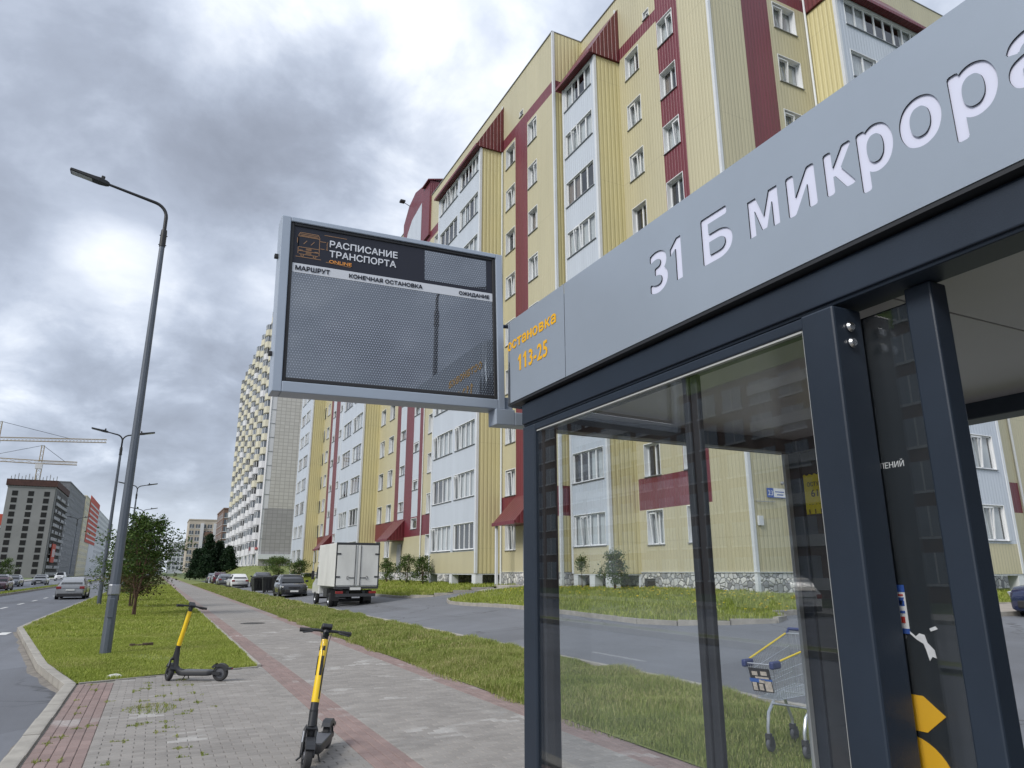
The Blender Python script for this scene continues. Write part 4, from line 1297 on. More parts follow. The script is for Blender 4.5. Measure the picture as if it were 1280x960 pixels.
regs = [(33.5, 35.12, 4.38, 28.5, M_R), (30.2, 33.6, 28.42, 29.2, M_R), (33.5, 36.95, 28.42, 29.2, M_R), (30.2, 36.95, 4.36, 5.82, M_R),
        (51.1, 52.1, 4.36, 28.4, M_R), (52.1, 53.6, 5.82, 28.4, M_W), (53.6, 55.6, 4.36, 28.4, M_R), (55.6, 57.2, 5.82, 28.4, M_W), (57.2, 58.25, 4.36, 28.4, M_R), (44.7, 64.2, 4.34, 5.82, M_R), (44.7, 51.1, 28.42, 29.2, M_R), (58.2, 64.2, 28.42, 29.2, M_R),
        (51.1, 58.3, 28.4, ROOF, M_R),
        (78.9, 80.1, 4.36, 28.4, M_R), (80.1, 81.8, 5.82, 28.4, M_W), (81.8, 83.9, 4.36, 28.4, M_R), (83.9, 85.6, 5.82, 28.4, M_W), (85.6, 86.8, 4.36, 28.4, M_R), (73, 90.5, 4.34, 5.82, M_R)]
wall('wall', ap, AM, 'x', 17.4, 30.2, 104, 1.7, ROOF, M_Y, regs, hB)
wall('stone_base', ap, AM, 'x', 17.37, 30.2, 104, .3, 1.68, M_STONE)
abox('base_ledge', 17.33, 17.41, 30.2, 104, 1.68, 1.705, M_TRIM)
wall('wall', ap, AM, 'y', 30.2, 17.4, 19.4, 1.7, ROOF, M_YR, [(17.4, 19.4, 4.36, 5.82, M_R), (17.4, 19.4, 28.42, 29.2, M_R)])
wall('stone_base', ap, AM, 'y', 30.17, 17.4, 19.37, .3, 1.68, M_STONE)
abox('corner_trim', 17.36, 17.5, 30.16, 30.30, .9, ROOF, M_TRIM)
for y in (37.0 - .02, 51.0, 64.25, 79.0, 91.0):
    q = MB(); q.tube([tuple(AM @ Vector((17.34, y, 1.0))), tuple(AM @ Vector((17.34, y, 28.2)))], .05, 6); q.build('drainpipe', M_TRIM, ap, smooth=True)
bB = []
for k, z in enumerate(SILLS):
    n1, n2 = (5, 5) if k == 8 else (4, 4)
    bB += [(37.28, 3.1, z + .08, 1.5 if k < 8 else 1.38, n1, .07), (40.86, 3.4, z + .08, 1.5 if k < 8 else 1.38, n2, .07)]
bay('x', 17.4, 15.8, 36.97, 44.6, bB)
bC = []
for k, z in enumerate(SILLS): bC += [(64.2, 3.4, z, 1.5, 3, .07), (68.6, 3.4, z, 1.5, 3, .07)]
bay('x', 17.4, 15.8, 63.8, 72.95, bC)
bD = []
for k, z in enumerate(SILLS): bD += [(92.1, 3.0, z + .02, 1.5, 3, .07), (95.8, 2.6, z + .02, 1.5, 3, .07)]
bay('x', 17.4, 15.8, 90.7, 99.2, bD)
# roof, rear and far end
q = MB(); q.box(17.45, 46, 30.25, 103.95, ROOF - .7, ROOF - .5, T=AM); q.box(19.45, 45.9, 19.7, 30.245, ROOF - .72, ROOF - .5, T=AM); q.build('roof', M_ROOFG, ap)
for (x0, x1, y0, y1, z1) in ((19.37, 19.63, 19.66, 30.15, ROOF), (17.37, 17.63, 30.17, 51.0, ROOF), (17.37, 17.63, 58.35, 104, ROOF), (19.64, 46, 19.62, 19.9, ROOF + .5)):
    abox('parapet_cap', x0 - .03, x1, y0, y1, z1 + .002, z1 + .05, M_SILL)
abox('parapet_cap', 17.635, 19.6, 30.17, 30.4, ROOF + .001, ROOF + .05, M_SILL)
for (x0, x1, y0, y1, z0, z1) in ((17.42, 46, 103.8, 104, .3, ROOF), (45.8, 46, 19.7, 103.79, .3, ROOF)):
    abox('wall', x0, x1, y0, y1, z0, z1, M_Y)
# stair tower gable with a pale arch
for yc in (54.7, 82.8):
    yl, yr = yc + 3.65, yc - 3.6
    mb = MB(); g = [(yr, 28.9), (yr, 33.95), (yc + .4, 34.85), (yc + 2.2, 34.35), (yl, 33.1), (yl, 28.9)]
    mb.prism(g, 17.22, 18.4, 'x', T=AM); mb.build('gable', M_R, ap)
    sh_ = [(yc + 2.9, 29.2), (yc + 2.9, 30.4), (yc + 2.2, 31.6), (yc + 1.0, 32.4), (yc - 1.6, 32.8), (yc - 1.6, 29.2), (yc - .2, 29.2), (yc - .2, 29.9), (yc + .6, 30.3), (yc + 1.3, 29.9), (yc + 1.5, 29.2)]
    mb = MB(); mb.prism(sh_, 17.19, 17.218, 'x', T=AM); mb.build('gable_panel', M_W, ap)
    q = MB(); q.prism([(17.0, 33.9), (18.5, 34.3), (18.5, 34.4), (17.0, 34.0)], yr - .1, yr + 1.6, 'y', T=AM); q.build('gable_cap', M_R, ap)
q = MB(); q.tube([tuple(AM @ Vector((17.3, 56.6, 34.2))), tuple(AM @ Vector((16.6, 57.0, 34.75)))], .03, 6); q.box(16.35, 16.8, 56.75, 57.2, 34.68, 34.85, T=AM); q.build('roof_lamp', M_BLACK, ap)
q = MB(); q.lathe([(0, 0), (.35, 0), (.35, .5), (.25, .75), (0, .8)], 12, T=AM @ Matrix.Translation((20.2, 30.9, ROOF))); q.build('roof_vent', M_SILL, ap, smooth=True)
# entrance canopies
for y0, y1 in ((32.6, 35.25), (55.2, 58.3), (82.4, 85.4)):
    mb = MB(); mb.prism([(17.39, 5.72), (16.05, 4.22), (16.05, 4.12), (17.39, 4.12)], y0, y1, 'y', T=AM); mb.build('entrance_canopy', M_RR, ap)
    abox('canopy_edge', 16.01, 16.06, y0 - .04, y1 + .04, 4.07, 4.25, M_R)
    abox('entrance_door', 17.30, 17.385, y0 + .5, y0 + 1.5, 1.72, 3.85, M_SILL, .01)
    abox('entrance_post', 16.15, 16.27, y1 - .25, y1 - .1, .7, 4.10, M_TRIM)
    abox('entrance_step', 15.9, 17.36, y0 + .2, y1 - .3, .5, 1.05, M_CONC, .02)

# ------------------------------------------------------------------ tall block further up the street
M_TW = mat('white_concrete', (.60, .60, .62), rough=.8, var=.07, vscale=.25, dirt=.12)
M_TY = mat('cream_concrete', (.56, .53, .42), rough=.8, var=.06, vscale=.25)
M_TT = None


def tile_mat(name, c1, c2, cm, bw, bh):
    m = bpy.data.materials.new(name); m.use_nodes = True
    t = m.node_tree; b = t.nodes['Principled BSDF']; b.inputs['Roughness'].default_value = .6
    geo = N(t, 'ShaderNodeNewGeometry'); sep = N(t, 'ShaderNodeSeparateXYZ'); L(t, geo.outputs['Position'], sep.inputs[0])
    cmb = N(t, 'ShaderNodeCombineXYZ'); L(t, math_node(t, 'ADD', sep.outputs[0], sep.outputs[1]), cmb.inputs[0]); L(t, sep.outputs[2], cmb.inputs[1])
    br = N(t, 'ShaderNodeTexBrick', offset=0.0, i_Scale=1.0, i_Brick_Width=bw, i_Row_Height=bh, i_Mortar_Size=.05, i_Color1=(*c1, 1), i_Color2=(*c2, 1), i_Mortar=(*cm, 1))
    L(t, cmb.outputs[0], br.inputs['Vector']); L(t, br.outputs[0], b.inputs['Base Color'])
    return m


M_T1 = tile_mat('beige_tiles_wall', (.47, .45, .42), (.52, .50, .47), (.33, .31, .29), .9, .7)
M_T2 = tile_mat('grey_tiles_wall', (.30, .29, .29), (.34, .33, .33), (.24, .23, .23), .9, .7)
M_FARW = mat('far_window', (.10, .115, .135), rough=.12, spec=.6)
tw = thing('tower_block', 'tall white and cream balcony block with a blank tiled end wall', 'building', (17, 144, 3.0))
TM = Matrix.Translation((-17, -144, -3.0))
TX, TY0, TY1, TZ0, TZ1 = 17.0, 144.0, 214.0, 3.0, 55.6
q = MB(); q.box(TX + .02, 34, TY0 + .02, TY1, TZ0 - 2, TZ1, T=TM); q.build('wall', M_TW, tw)
q = MB(); q.quad(*[tuple(TM @ Vector(p)) for p in ((18.0, 143.98, 13.6), (33.9, 143.98, 13.6), (33.9, 143.98, TZ1 - .3), (18.0, 143.98, TZ1 - .3))]); q.build('end_tiles', M_T1, tw, fix=False)
q = MB(); q.quad(*[tuple(TM @ Vector(p)) for p in ((17.4, 143.97, 5.0), (33.9, 143.97, 5.0), (33.9, 143.97, 13.55), (17.4, 143.97, 13.55))]); q.build('end_tiles', M_T2, tw, fix=False)
q = MB(); q.box(16.9, 34, 143.5, 144.01, 4.05, 4.95, T=TM); q.build('ledge', M_TRIM, tw)
q = MB(); q.quad(*[tuple(TM @ Vector(p)) for p in ((17.1, 143.96, 2.0), (33.9, 143.96, 2.0), (33.9, 143.96, 4.0), (17.1, 143.96, 4.0))]); q.build('stone_base', M_T2, tw, fix=False)
q = MB()
for k in range(1, 18):
    q.box(16.97, 18.0, 143.95, 144.0, 5 + k * 2.8, 5.07 + k * 2.8, T=TM)
q.box(16.96, 17.03, 143.93, 143.97, 5, TZ1, T=TM); q.build('panel_seam', M_SILL, tw)
br0 = MB(); prof = [(0, -1.7), (-.55, -1.6), (-.85, -.95), (-.95, 0), (-.85, .95), (-.55, 1.6), (0, 1.7)]
for a, b in zip(prof[:-1], prof[1:]):
    br0.quad((a[0], a[1], 0), (b[0], b[1], 0), (b[0], b[1], 1.32), (a[0], a[1], 1.32))
br0.quad(*[(p[0], p[1], 0) for p in prof]); br0.quad(*[(p[0], p[1], 1.31) for p in prof])
bal_w = br0.mesh('balcony', M_TW); bal_y = br0.mesh('balcony', M_TY)
gl0 = MB(); pr2 = [(p[0] * .93, p[1] * .97) for p in prof]
for a, b in zip(pr2[:-1], pr2[1:]):
    gl0.quad((a[0], a[1], 1.32), (b[0], b[1], 1.32), (b[0], b[1], 2.5), (a[0], a[1], 2.5), m=0)
for p in pr2[1:-1]: gl0.box(p[0] - .05, p[0] + .05, p[1] - .05, p[1] + .05, 1.32, 2.5, m=1)
gl0.quad(*[(p[0], p[1], 2.5) for p in prof], m=1)
bal_g = gl0.mesh('glazing', [M_FARW, M_PVC]); bal_g2 = gl0.mesh('glazing', [M_ROOM, M_PVC])
wn0 = MB(); wn0.box(-.02, .05, -.8, .8, 0, 1.5, m=0); wn0.box(-.05, .0, -.85, -.75, -.05, 1.55, m=1); wn0.box(-.05, 0, .75, .85, -.05, 1.55, m=1); wn0.box(-.05, 0, -.05, .05, 0, 1.5, m=1); wn0.box(-.05, 0, -.75, .75, -.07, 0, m=1); wn0.box(-.05, 0, -.75, .75, 1.5, 1.56, m=1)
wn_me = wn0.mesh('window', [M_FARW, M_PVC])
trn = random.Random(11)
for u in range(4):
    yb = TY0 + 1.2 + u * 17.4
    for k in range(18):
        z = 5.0 + k * 2.8
        if z + 2.8 > TZ1 + .3: break
        for j, dy in enumerate((3.6, 13.4)):
            yel = k >= 7 and not (j == 1 and k % 3 == 0) or (k > 4 and trn.random() < .3)
            b = obj('balcony', bal_y if yel else bal_w, tw, M=TM @ Matrix.Translation((TX, yb + dy, z)))
            if k > 0 or True:
                obj('glazing', bal_g if trn.random() < .7 else bal_g2, b)
        for dy in (7.2, 9.9):
            obj('window', wn_me, tw, M=TM @ Matrix.Translation((TX, yb + dy, z + 1.0)))
    # stepped roof of the stairs
    q = MB(); q.box(TX + 3, TX + 9, yb + 5, yb + 11, TZ1 - .1, TZ1 + 2.6, T=TM); q.build('roof_house', M_TW, tw)
q = MB(); q.box(16.93, 17.3, 144.0, 214, TZ1, TZ1 + .5, T=TM); q.build('parapet', M_TW, tw)
# ground floor shops
for k, y in enumerate((146.5, 151, 156, 162, 170, 178)):
    q = MB(); q.box(16.75, 17.01, y - 1.0, y + 1.0, 3.0, 5.6, T=TM); d_ = q.build('shop_door', M_PVC, tw)
    q = MB(); q.box(16.72, 16.748, y - .7, y + .7, 3.2, 5.3, T=TM); q.build('pane', M_FARW, d_)
q = MB(); q.box(16.5, 16.9, 151.5, 156.5, 5.9, 6.6, T=TM); q.build('shop_sign', M_R, tw)
q = MB(); q.box(16.6, 16.9, 145.4, 148.4, 5.9, 6.3, T=TM); q.build('shop_sign', mat('pink_sign', (.45, .12, .12)), tw)

# ------------------------------------------------------------------ distant buildings
M_RAW = mat('raw_concrete', (.235, .235, .235), rough=.9, var=.12, vscale=.12, dirt=.2)
M_RAWL = mat('blockwork', (.40, .41, .42), rough=.9, var=.1, vscale=.2)
M_GREY = mat('grey_render', (.20, .205, .215), rough=.85, var=.05, vscale=.1)
M_CREAM = mat('cream_render', (.60, .55, .40), rough=.85, var=.05, vscale=.1)
M_REDR = mat('red_render', (.50, .09, .06), rough=.8, var=.05, vscale=.1)
M_WHR = mat('white_render', (.62, .63, .65), rough=.85, var=.05, vscale=.1)
M_TAN = mat('tan_render', (.47, .42, .35), rough=.85, var=.05, vscale=.1)
M_BRN = mat('brown_render', (.17, .105, .08), rough=.85, var=.08, vscale=.2)
M_GRN = mat('green_render', (.30, .42, .10), rough=.85)
M_HOLE = mat('dark_opening', (.012, .012, .013), rough=.9)


def block(name, label, x0, x1, y0, y1, z0, z1, m, face='y', nx=5, ny=6, nz=10, ww=1.5, wh=1.5, wm=None, frame=None, roof=None, bands=(), side=None, cat='building', skip=0, lift=1.0):
    t = thing(name, label, cat, ((x0 + x1) / 2, (y0 + y1) / 2, z0)); PM = Matrix.Translation((-(x0 + x1) / 2, -(y0 + y1) / 2, -z0))
    q = MB(); q.box(x0, x1, y0, y1, z0 - 1, z1, T=PM); q.build('wall', m, t)
    wq = MB(); r = random.Random(name + label)
    fz = (z1 - z0 - 1.5) / nz

    def put(a, z, ax, pl, s):
        if r.random() < skip: return
        if ax == 'y':
            wq.box(a - ww / 2, a + ww / 2, pl - .06 if s < 0 else pl - .2, pl + .2 if s < 0 else pl + .06, z, z + wh, T=PM)
            if frame: wq.box(a - ww / 2 - .12, a + ww / 2 + .12, pl - .12, pl, z - .18, z - .02, m=1, T=PM); wq.box(a - .06, a + .06, pl - .1, pl, z, z + wh, m=1, T=PM)
        else:
            wq.box(pl - .06 if s < 0 else pl - .2, pl + .2 if s < 0 else pl + .06, a - ww / 2, a + ww / 2, z, z + wh, T=PM)
            if frame: wq.box(min(pl, pl + s * .12), max(pl, pl + s * .12), a - ww / 2 - .12, a + ww / 2 + .12, z - .18, z - .02, m=1, T=PM); wq.box(min(pl, pl + s * .1), max(pl, pl + s * .1), a - .06, a + .06, z, z + wh, m=1, T=PM)
    for k in range(nz):
        z = z0 + lift + k * fz
        for i in range(nx): put(x0 + (x1 - x0) * (i + .5) / nx, z, 'y', y0, -1)
        if side:
            pl, s = (x1, 1) if side == 'E' else (x0, -1)
            for i in range(ny): put(y0 + (y1 - y0) * (i + .5) / ny, z, 'x', pl, s)
    if wq.v: stuff(wq.build('window', [wm or M_FARW, frame or M_PVC], t, fix=False))
    q = MB(); q.box(x0 - .15, x1 + .15, y0 - .15, y1 + .15, z1 + .001, z1 + .45, T=PM); q.build('parapet', roof or m, t)
    for (bx0, bx1, by0, by1, bz0, bz1, bmx) in bands:
        q = MB(); q.box(bx0, bx1, by0, by1, bz0, bz1, T=PM); q.build('facade_panel', bmx, t)
    return t, PM


# unfinished frame building on the left with its cranes
t, PM = block('unfinished_building', 'unfinished grey concrete block with empty window holes below the cranes', -50, -35.7, 300, 338, 0, 30.6, M_RAW, nx=3, ny=9, nz=12, ww=1.7, wh=1.7, wm=M_HOLE, side='E')
rb = random.Random(8); q = MB(); w2 = MB()
for k in range(9):
    q.box(-35.65, -35.2, 300.3 + k * 4.15, 300.8 + k * 4.15, 0, 30.5, m=0, T=PM)
    for f in range(12):
        z = f * 2.43 + .4
        q.box(-35.66, -34.7, 300.9 + k * 4.15, 304.3 + k * 4.15, z, z + .22, m=0, T=PM)
        if rb.random() < .82: q.box(-34.95, -34.75, 301.0 + k * 4.15, 304.2 + k * 4.15, z + .22, z + 1.15, m=1, T=PM)
        if rb.random() < .7: w2.box(-35.69, -35.6, 301.1 + k * 4.15, 303.9 + k * 4.15, z + .3, z + 2.2, T=PM)
stuff(q.build('loggia_frame', [M_RAW, M_RAWL], t)); stuff(w2.build('loggia_opening', M_HOLE, t, fix=False))
for k in range(18):
    q = MB(); q.box(-50 + k * .82, -49.7 + k * .82, 300.2, 300.5, 30.9, 32.2 + rb.uniform(-.4, 1.2), T=PM)
    stuff(q.build('starter_column', M_RAW, t))
q = MB(); q.box(-50.6, -35.2, 299.5, 338.5, 31.2, 33.4, T=PM); q.build('brick_crown', mat('dark_brick', (.07, .035, .03), rough=.9, var=.3, vscale=1), t)
q = MB()
for k in range(14): q.box(-49.5 + k * 1.05, -49.3 + k * 1.05, 299.3, 299.5, 33.4, 34.4 + .5 * (k % 3), T=PM)
q.build('formwork', M_RAW, t)
block('grey_block', 'dark grey finished block right behind the unfinished one', -47, -35.7, 340, 412, 0, 37.2, M_GREY, nx=3, ny=14, nz=13, ww=1.3, wh=1.5, side='E', frame=M_GREY)
block('striped_block', 'cream and bright red apartment block beyond the grey one', -47, -35.5, 414, 500, 0, 38.5, M_CREAM, nx=2, ny=14, nz=12, side='E', frame=M_PVC,
      bands=[(-35.49, -35.2, 436, 500.2, 17, 41, M_REDR), (-35.49, -35.3, 464, 500, 0, 16.9, M_WHR)] + [(-35.19, -35.05, 438, 499, 18.5 + 2.6 * k, 19.3 + 2.6 * k, M_WHR) for k in range(8)])
block('white_block', 'long white apartment block at the end of the left row', -47, -35.5, 502, 660, 0, 38, M_WHR, nx=2, ny=26, nz=12, side='E', frame=M_WHR)
block('cream_block', 'cream block cut by the left edge of the photo', -78, -62, 322, 345, 0, 24.5, M_CREAM, nx=5, ny=5, nz=8, ww=1.6, side='E', frame=M_PVC)
block('pale_block', 'pale block with a red crown left of the unfinished one', -62, -53.5, 360, 400, 0, 24, M_WHR, nx=3, ny=5, nz=8, ww=1.6, side='E', frame=M_PVC, bands=[(-62.1, -53.4, 359.7, 359.95, 20.5, 25, M_REDR)])
tg = thing('hoarding', 'large red advertising hoarding on the unfinished block', 'billboard', (-34.5, 304, 5)); q = MB(); q.box(0, .3, 0, 9, 0, 6.5); q.build('panel', M_REDR, tg)
q = MB()
for k in range(3): q.box(.3, .36, 1.2 + k * 2.4, 2.6 + k * 2.4, 2, 4.6)
stuff(q.build('printed_bars', M_WHR, tg))
# far end of the street
block('tan_tower', 'tan high-rise with dark glazed bays at the end of the street', 9.3, 22, 300, 320, 2.5, 20.9, M_TAN, nx=6, nz=7, ww=1.5, wh=1.4, ny=3, frame=M_PVC, bands=[(15, 21.6, 299.4, 299.9, 15.2, 16.6, M_BRN), (15, 21.6, 299.4, 299.9, 12.2, 13.6, M_BRN), (13.4, 14.6, 299.2, 299.9, 3, 19.8, M_WHR), (18, 19.3, 299.2, 299.9, 3, 19.8, M_WHR)])
block('glazed_tower', 'dark glazed high-rise half hidden by the tall balcony block', 18.5, 30, 262, 292, 2.5, 22.5, M_BRN, nx=5, ny=6, nz=8, ww=1.7, wh=1.6, side='W', frame=M_WHR)
block('far_block', 'pale far block in the gap at the end of the footway', 4.6, 12, 400, 420, 2, 15.8, M_WHR, nx=4, nz=6, ww=1.1, frame=M_PVC)
block('low_house', 'low far house beside the end of the footway', -8, 3.0, 470, 490, 0, 12, M_WHR, nx=5, nz=4, ww=1.1, frame=M_PVC)
# across the road, seen mirrored in the shelter glass
t, PM = block('mirrored_building', 'brown and white glazed balcony building across the road mirrored in the shelter glass', -58, -42, 18, 118, 0, 25, M_BRN, nx=6, ny=30, nz=8, ww=2.3, wh=1.9, side='E', frame=M_WHR, wm=mat('mirrored_glazing', (.30, .335, .39), rough=.3), bands=[(-41.99, -41.7, 30.2, 52, 18.2, 21.5, M_GRN)] + [(-41.99, -41.75, y, y + 13.2, 3.2 * k + .4, 3.2 * k + 1.25, M_WHR) for y in (31, 60, 90) for k in range(8)])

# cranes


def crane(label, x, y, h, jib, back, ang, jz=0.0):
    t = thing('tower_crane', label, 'crane', (x, y, 0))
    m = mat('crane_yellow', (.33, .25, .13), rough=.6); q = MB()

    def truss(p0, p1, w, n):
        p0, p1 = Vector(p0), Vector(p1); d = (p1 - p0); s = d.normalized().cross(Vector((0, 1, 0)) if abs(d.normalized().y) < .9 else Vector((1, 0, 0))).normalized(); u = d.normalized().cross(s)
        cs = [s * w + u * w, s * -w + u * w, s * -w - u * w, s * w - u * w]
        for c in cs: q.tube([p0 + c, p1 + c], .085, 4)
        for k in range(n):
            a, b = p0 + d * (k / n), p0 + d * ((k + 1) / n)
            for i in range(4): q.tube([a + cs[i], b + cs[(i + 1) % 4]], .05, 3)
    truss((0, 0, 0), (0, 0, h), .8, 26); q.build('mast', m, t); q = MB()
    ca, sa = cos(ang), sin(ang)
    truss((0, 0, h + 1), (jib * ca, jib * sa, h + 1 + jz), .65, 30); q.build('jib', m, t); q = MB()
    truss((0, 0, h + 1), (-back * ca, -back * sa, h + 1), .65, 8); q.build('counter_jib', m, t); q = MB()
    truss((0, 0, h + 1), (0, 0, h + 8), .5, 4); q.build('tower_head', m, t); q = MB()
    q.tube([(0, 0, h + 8), (jib * .66 * ca, jib * .66 * sa, h + 1.6 + jz * .66)], .08, 4); q.tube([(0, 0, h + 8), (-back * .9 * ca, -back * .9 * sa, h + 1.6)], .08, 4); q.build('stay_cable', M_BLACK, t)
    q = MB(); q.box(-back * ca - 1.5, -back * ca + 1.5, -back * sa - 1, -back * sa + 1, h - 1.6, h + .6); q.build('counterweight', M_RAW, t)
    q = MB(); q.box(-1.2, 1.2, -2.6, -.9, h - 2, h); q.build('cab', M_WHR, t)


crane('tower crane at the left edge with a long level jib', -61.5, 332, 51, 37, 10, .0, 2.0)
crane('smaller yellow tower crane standing behind the unfinished block', -48, 345, 44.5, 13, 22, .05, .3)
# ------------------------------------------------------------------ vehicles
M_TYRE = mat('tyre', (.018, .018, .019), rough=.85)
M_RIM = mat('alloy', (.30, .31, .33), rough=.35, metal=.9)
M_CGL = mat('car_glass', (.010, .012, .014), rough=.06, spec=.3)
M_TAIL = mat('tail_red', (.24, .012, .012), rough=.2, coat=.5)
M_HEADL = mat('headlamp', (.62, .66, .70), rough=.12, spec=.8)
M_PLAST = mat('black_plastic', (.022, .022, .024), rough=.55)
M_PLATE = mat('plate_white', (.68, .68, .66), rough=.5)
M_CHROME = mat('chrome', (.7, .7, .72), rough=.12, metal=1)
PAINT = {}


def paint(n, c, rough=.28):
    return mat('paint_' + n, c, rough=rough, spec=.5, coat=.8, var=.03, vscale=4)


def wheel(parent, x, y, r, w, side):
    q = MB(); T = Matrix.Translation((x, y, r))
    q.lathe([(r * .62, -w / 2), (r * .93, -w / 2), (r, -w * .3), (r, w * .3), (r * .93, w / 2), (r * .62, w / 2)], 20, axis='y', T=T)
    tyre = q.build('wheel', M_TYRE, parent, smooth=True)
    q = MB(); s = side
    q.lathe([(r * .63, -w * .3), (r * .63, s * w * .38), (r * .56, s * w * .42), (r * .5, s * w * .22), (0, s * w * .2)], 20, axis='y', T=T)
    for k in range(5):
        R = T @ Matrix.Rotation(2 * pi * k / 5, 4, 'Y')
        q.box(-r * .07, r * .07, s * w * .22 - .01, s * w * .22 + .02, r * .08, r * .58, T=R)
    q.build('rim', M_RIM, tyre, smooth=True)


SHAPES = {
    # length, width, height, ground clearance, belt, bonnet top, boot top, windscreen base/top, rear top/base (fractions from the nose)
    'suv': (4.45, 1.84, 1.64, .22, 1.02, 1.02, 1.05, .27, .42, .90, .985),
    'hatch': (4.25, 1.79, 1.47, .17, .93, .90, .98, .26, .42, .83, .97),
    'sedan': (4.65, 1.80, 1.46, .16, .94, .90, 1.00, .27, .42, .73, .87),
    'offroad': (4.3, 1.86, 1.80, .26, 1.14, 1.12, 1.16, .28, .36, .95, .99),
}
CARM = {}


def car(label, kind, col, loc, ang, group=None, name='parked_car', plates=True):
    Ln, W, Hh, gc, bt, bon, boot, wb, wt, rt, rb = SHAPES[kind]
    t = thing(name, label, 'car', loc, ang, group)
    hw = W / 2; P = paint(*col)
    fx = lambda f: Ln / 2 - f * Ln          # nose at +x
    # lower body: rings along the length
    st = [(0.0, .80, gc + .16, bon - .24), (.015, .90, gc + .05, bon - .14), (.06, .965, gc, bon - .06), (.16, 1.0, gc, bon - .01), (wb, 1.0, gc, bt), (.5, 1.0, gc, bt + .01), (rt, 1.0, gc, bt + .03), (rb, .985, gc, boot), (.985, .93, gc + .06, boot - .05), (1.0, .84, gc + .16, boot - .18)]
    rings = []
    for f, k, zb, zt in st:
        x = fx(f); w = hw * k; h = zt - zb
        half = [(w * .88, zb), (w * .97, zb + .08 * h), (w, zb + .35 * h), (w * .995, zb + .62 * h), (w * .965, zb + .86 * h), (w * .90, zt - .015), (w * .55, zt + .012)]
        rings.append([(x, a, z) for a, z in half] + [(x, -a, z) for a, z in reversed(half)])
    q = MB(); q.loft(rings)
    # cabin shell
    zr = Hh; w0, w1 = hw * .90, hw * .70
    cab = [(fx(wb) + .02, w0 * .97, bt - .03), (fx(wb + (wt - wb) * .5), w0 * .90, (bt + zr) / 2 + .03), (fx(wt), w1, zr - .045), (fx(wt + .1), w1 * 1.02, zr), (fx((wt + rt) / 2), w1 * 1.03, zr + .005), (fx(rt - .04), w1 * .99, zr - .01), (fx(rt), w1 * .96, zr - .05), (fx((rt + rb) / 2 + .01), w0 * .85, (bt + zr) / 2 + .03), (fx(rb) - .01, w0 * .93, bt - .02)]
    rg = []
    for i, (x, w, z) in enumerate(cab):
        rg.append([(x, w0 * (.985 if 0 < i < 8 else .97), bt - .04), (x, w0 + (w - w0) * .5, bt + (z - bt) * .55 if z > bt else z - .005), (x, w, z - .02), (x, w * .8, z), (x, -w * .8, z), (x, -w, z - .02), (x, -(w0 + (w - w0) * .5), bt + (z - bt) * .55 if z > bt else z - .005), (x, -w0 * (.985 if 0 < i < 8 else .97), bt - .04)])
    q.loft(rg)
    body = q.build('body', P, t, smooth=38)
    # glass, a few millimetres proud
    a = Vector((fx(wb) + .035, 0, bt + .03)); b = Vector((fx(wt) + .03, 0, zr - .05))
    q = MB(); q.quad((a.x, -w0 * .86, a.z), (a.x, w0 * .86, a.z), (b.x - .0, w1 * .88, b.z + .01), (b.x, -w1 * .88, b.z + .01)); q.build('windscreen', M_CGL, t, fix=False)
    a = Vector((fx(rb) - .03, 0, bt + .06)); b = Vector((fx(rt) - .035, 0, zr - .075))
    q = MB(); q.quad((a.x, w0 * .80, a.z), (a.x, -w0 * .80, a.z), (b.x, -w1 * .84, b.z), (b.x, w1 * .84, b.z)); q.build('rear_window', M_CGL, t, fix=False)
    for s in (1, -1):
        zt_, zb_ = zr - .10, bt + .045
        f0, f1 = wb + .055, rb - .05
        xm = fx((wt + rt) / 2 - .01)
        yb_, yt_ = s * (w0 + .004), s * (w1 + .035)
        for (xa, xb, ta, tb_) in ((fx(f0), xm + .03, fx(wt + .02), xm + .03), (xm - .03, fx(f1), xm - .03, fx(rt - .015))):
            q = MB(); q.quad((xa, yb_, zb_), (xb, yb_, zb_), (tb_, yt_, zt_), (ta, yt_, zt_)); g = q.build('side_window', M_CGL, t, fix=False)
        q = MB(); q.box(fx(wb + .06) - .09, fx(wb + .06) + .07, s * hw * .98, s * (hw + .17), bt + .02, bt + .17); q.build('mirror', P if kind != 'hatch' else M_PLAST, t, bevel=.03)
        r = .335 if kind in ('suv', 'offroad') else .31
        for xx in (fx(.19), fx(.80)):
            q = MB(); q.lathe([(0, 0), (r * 1.13, 0), (r * 1.15, .012), (r * 1.0, .016), (0, .017)], 24, axis='y', T=Matrix.Translation((xx, s * hw * .985, r)) @ Matrix.Diagonal((1, s, 1, 1))); q.build('wheel_arch', M_PLAST, t)
            wheel(t, xx, s * (hw - .09), r, .21, s)
        q = MB(); q.prism([(fx(.012), bon - .20), (fx(.035), bon - .33), (fx(.10), bon - .25), (fx(.11), bon - .14)], s * hw * .68, s * hw * .955, 'y'); q.build('headlight', M_HEADL, t, bevel=.01)
        q = MB(); q.box(fx(1.0) - .02, fx(.955), s * hw * .60, s * hw * .93, boot - .30, boot - .13); q.build('tail_light', M_TAIL, t, bevel=.02)
        q = MB(); q.box(fx(.72), fx(.28), s * hw * .97, s * (hw + .008), gc + .0, gc + .12); q.build('sill_trim', M_PLAST, t, bevel=.01)
    q = MB(); q.box(fx(0) - .05, fx(0) + .025, -hw * .66, hw * .66, gc + .12, gc + .32); q.build('bumper', M_PLAST, t, bevel=.03); q = MB(); q.box(fx(1) - .03, fx(.95), -hw * .85, hw * .85, gc + .02, gc + .24); q.build('bumper', M_PLAST, t, bevel=.03)
    q = MB(); q.box(fx(0) - .02, fx(0) + .03, -hw * .42, hw * .42, bon - .33, bon - .22); q.build('grille', M_PLAST, t, bevel=.01)
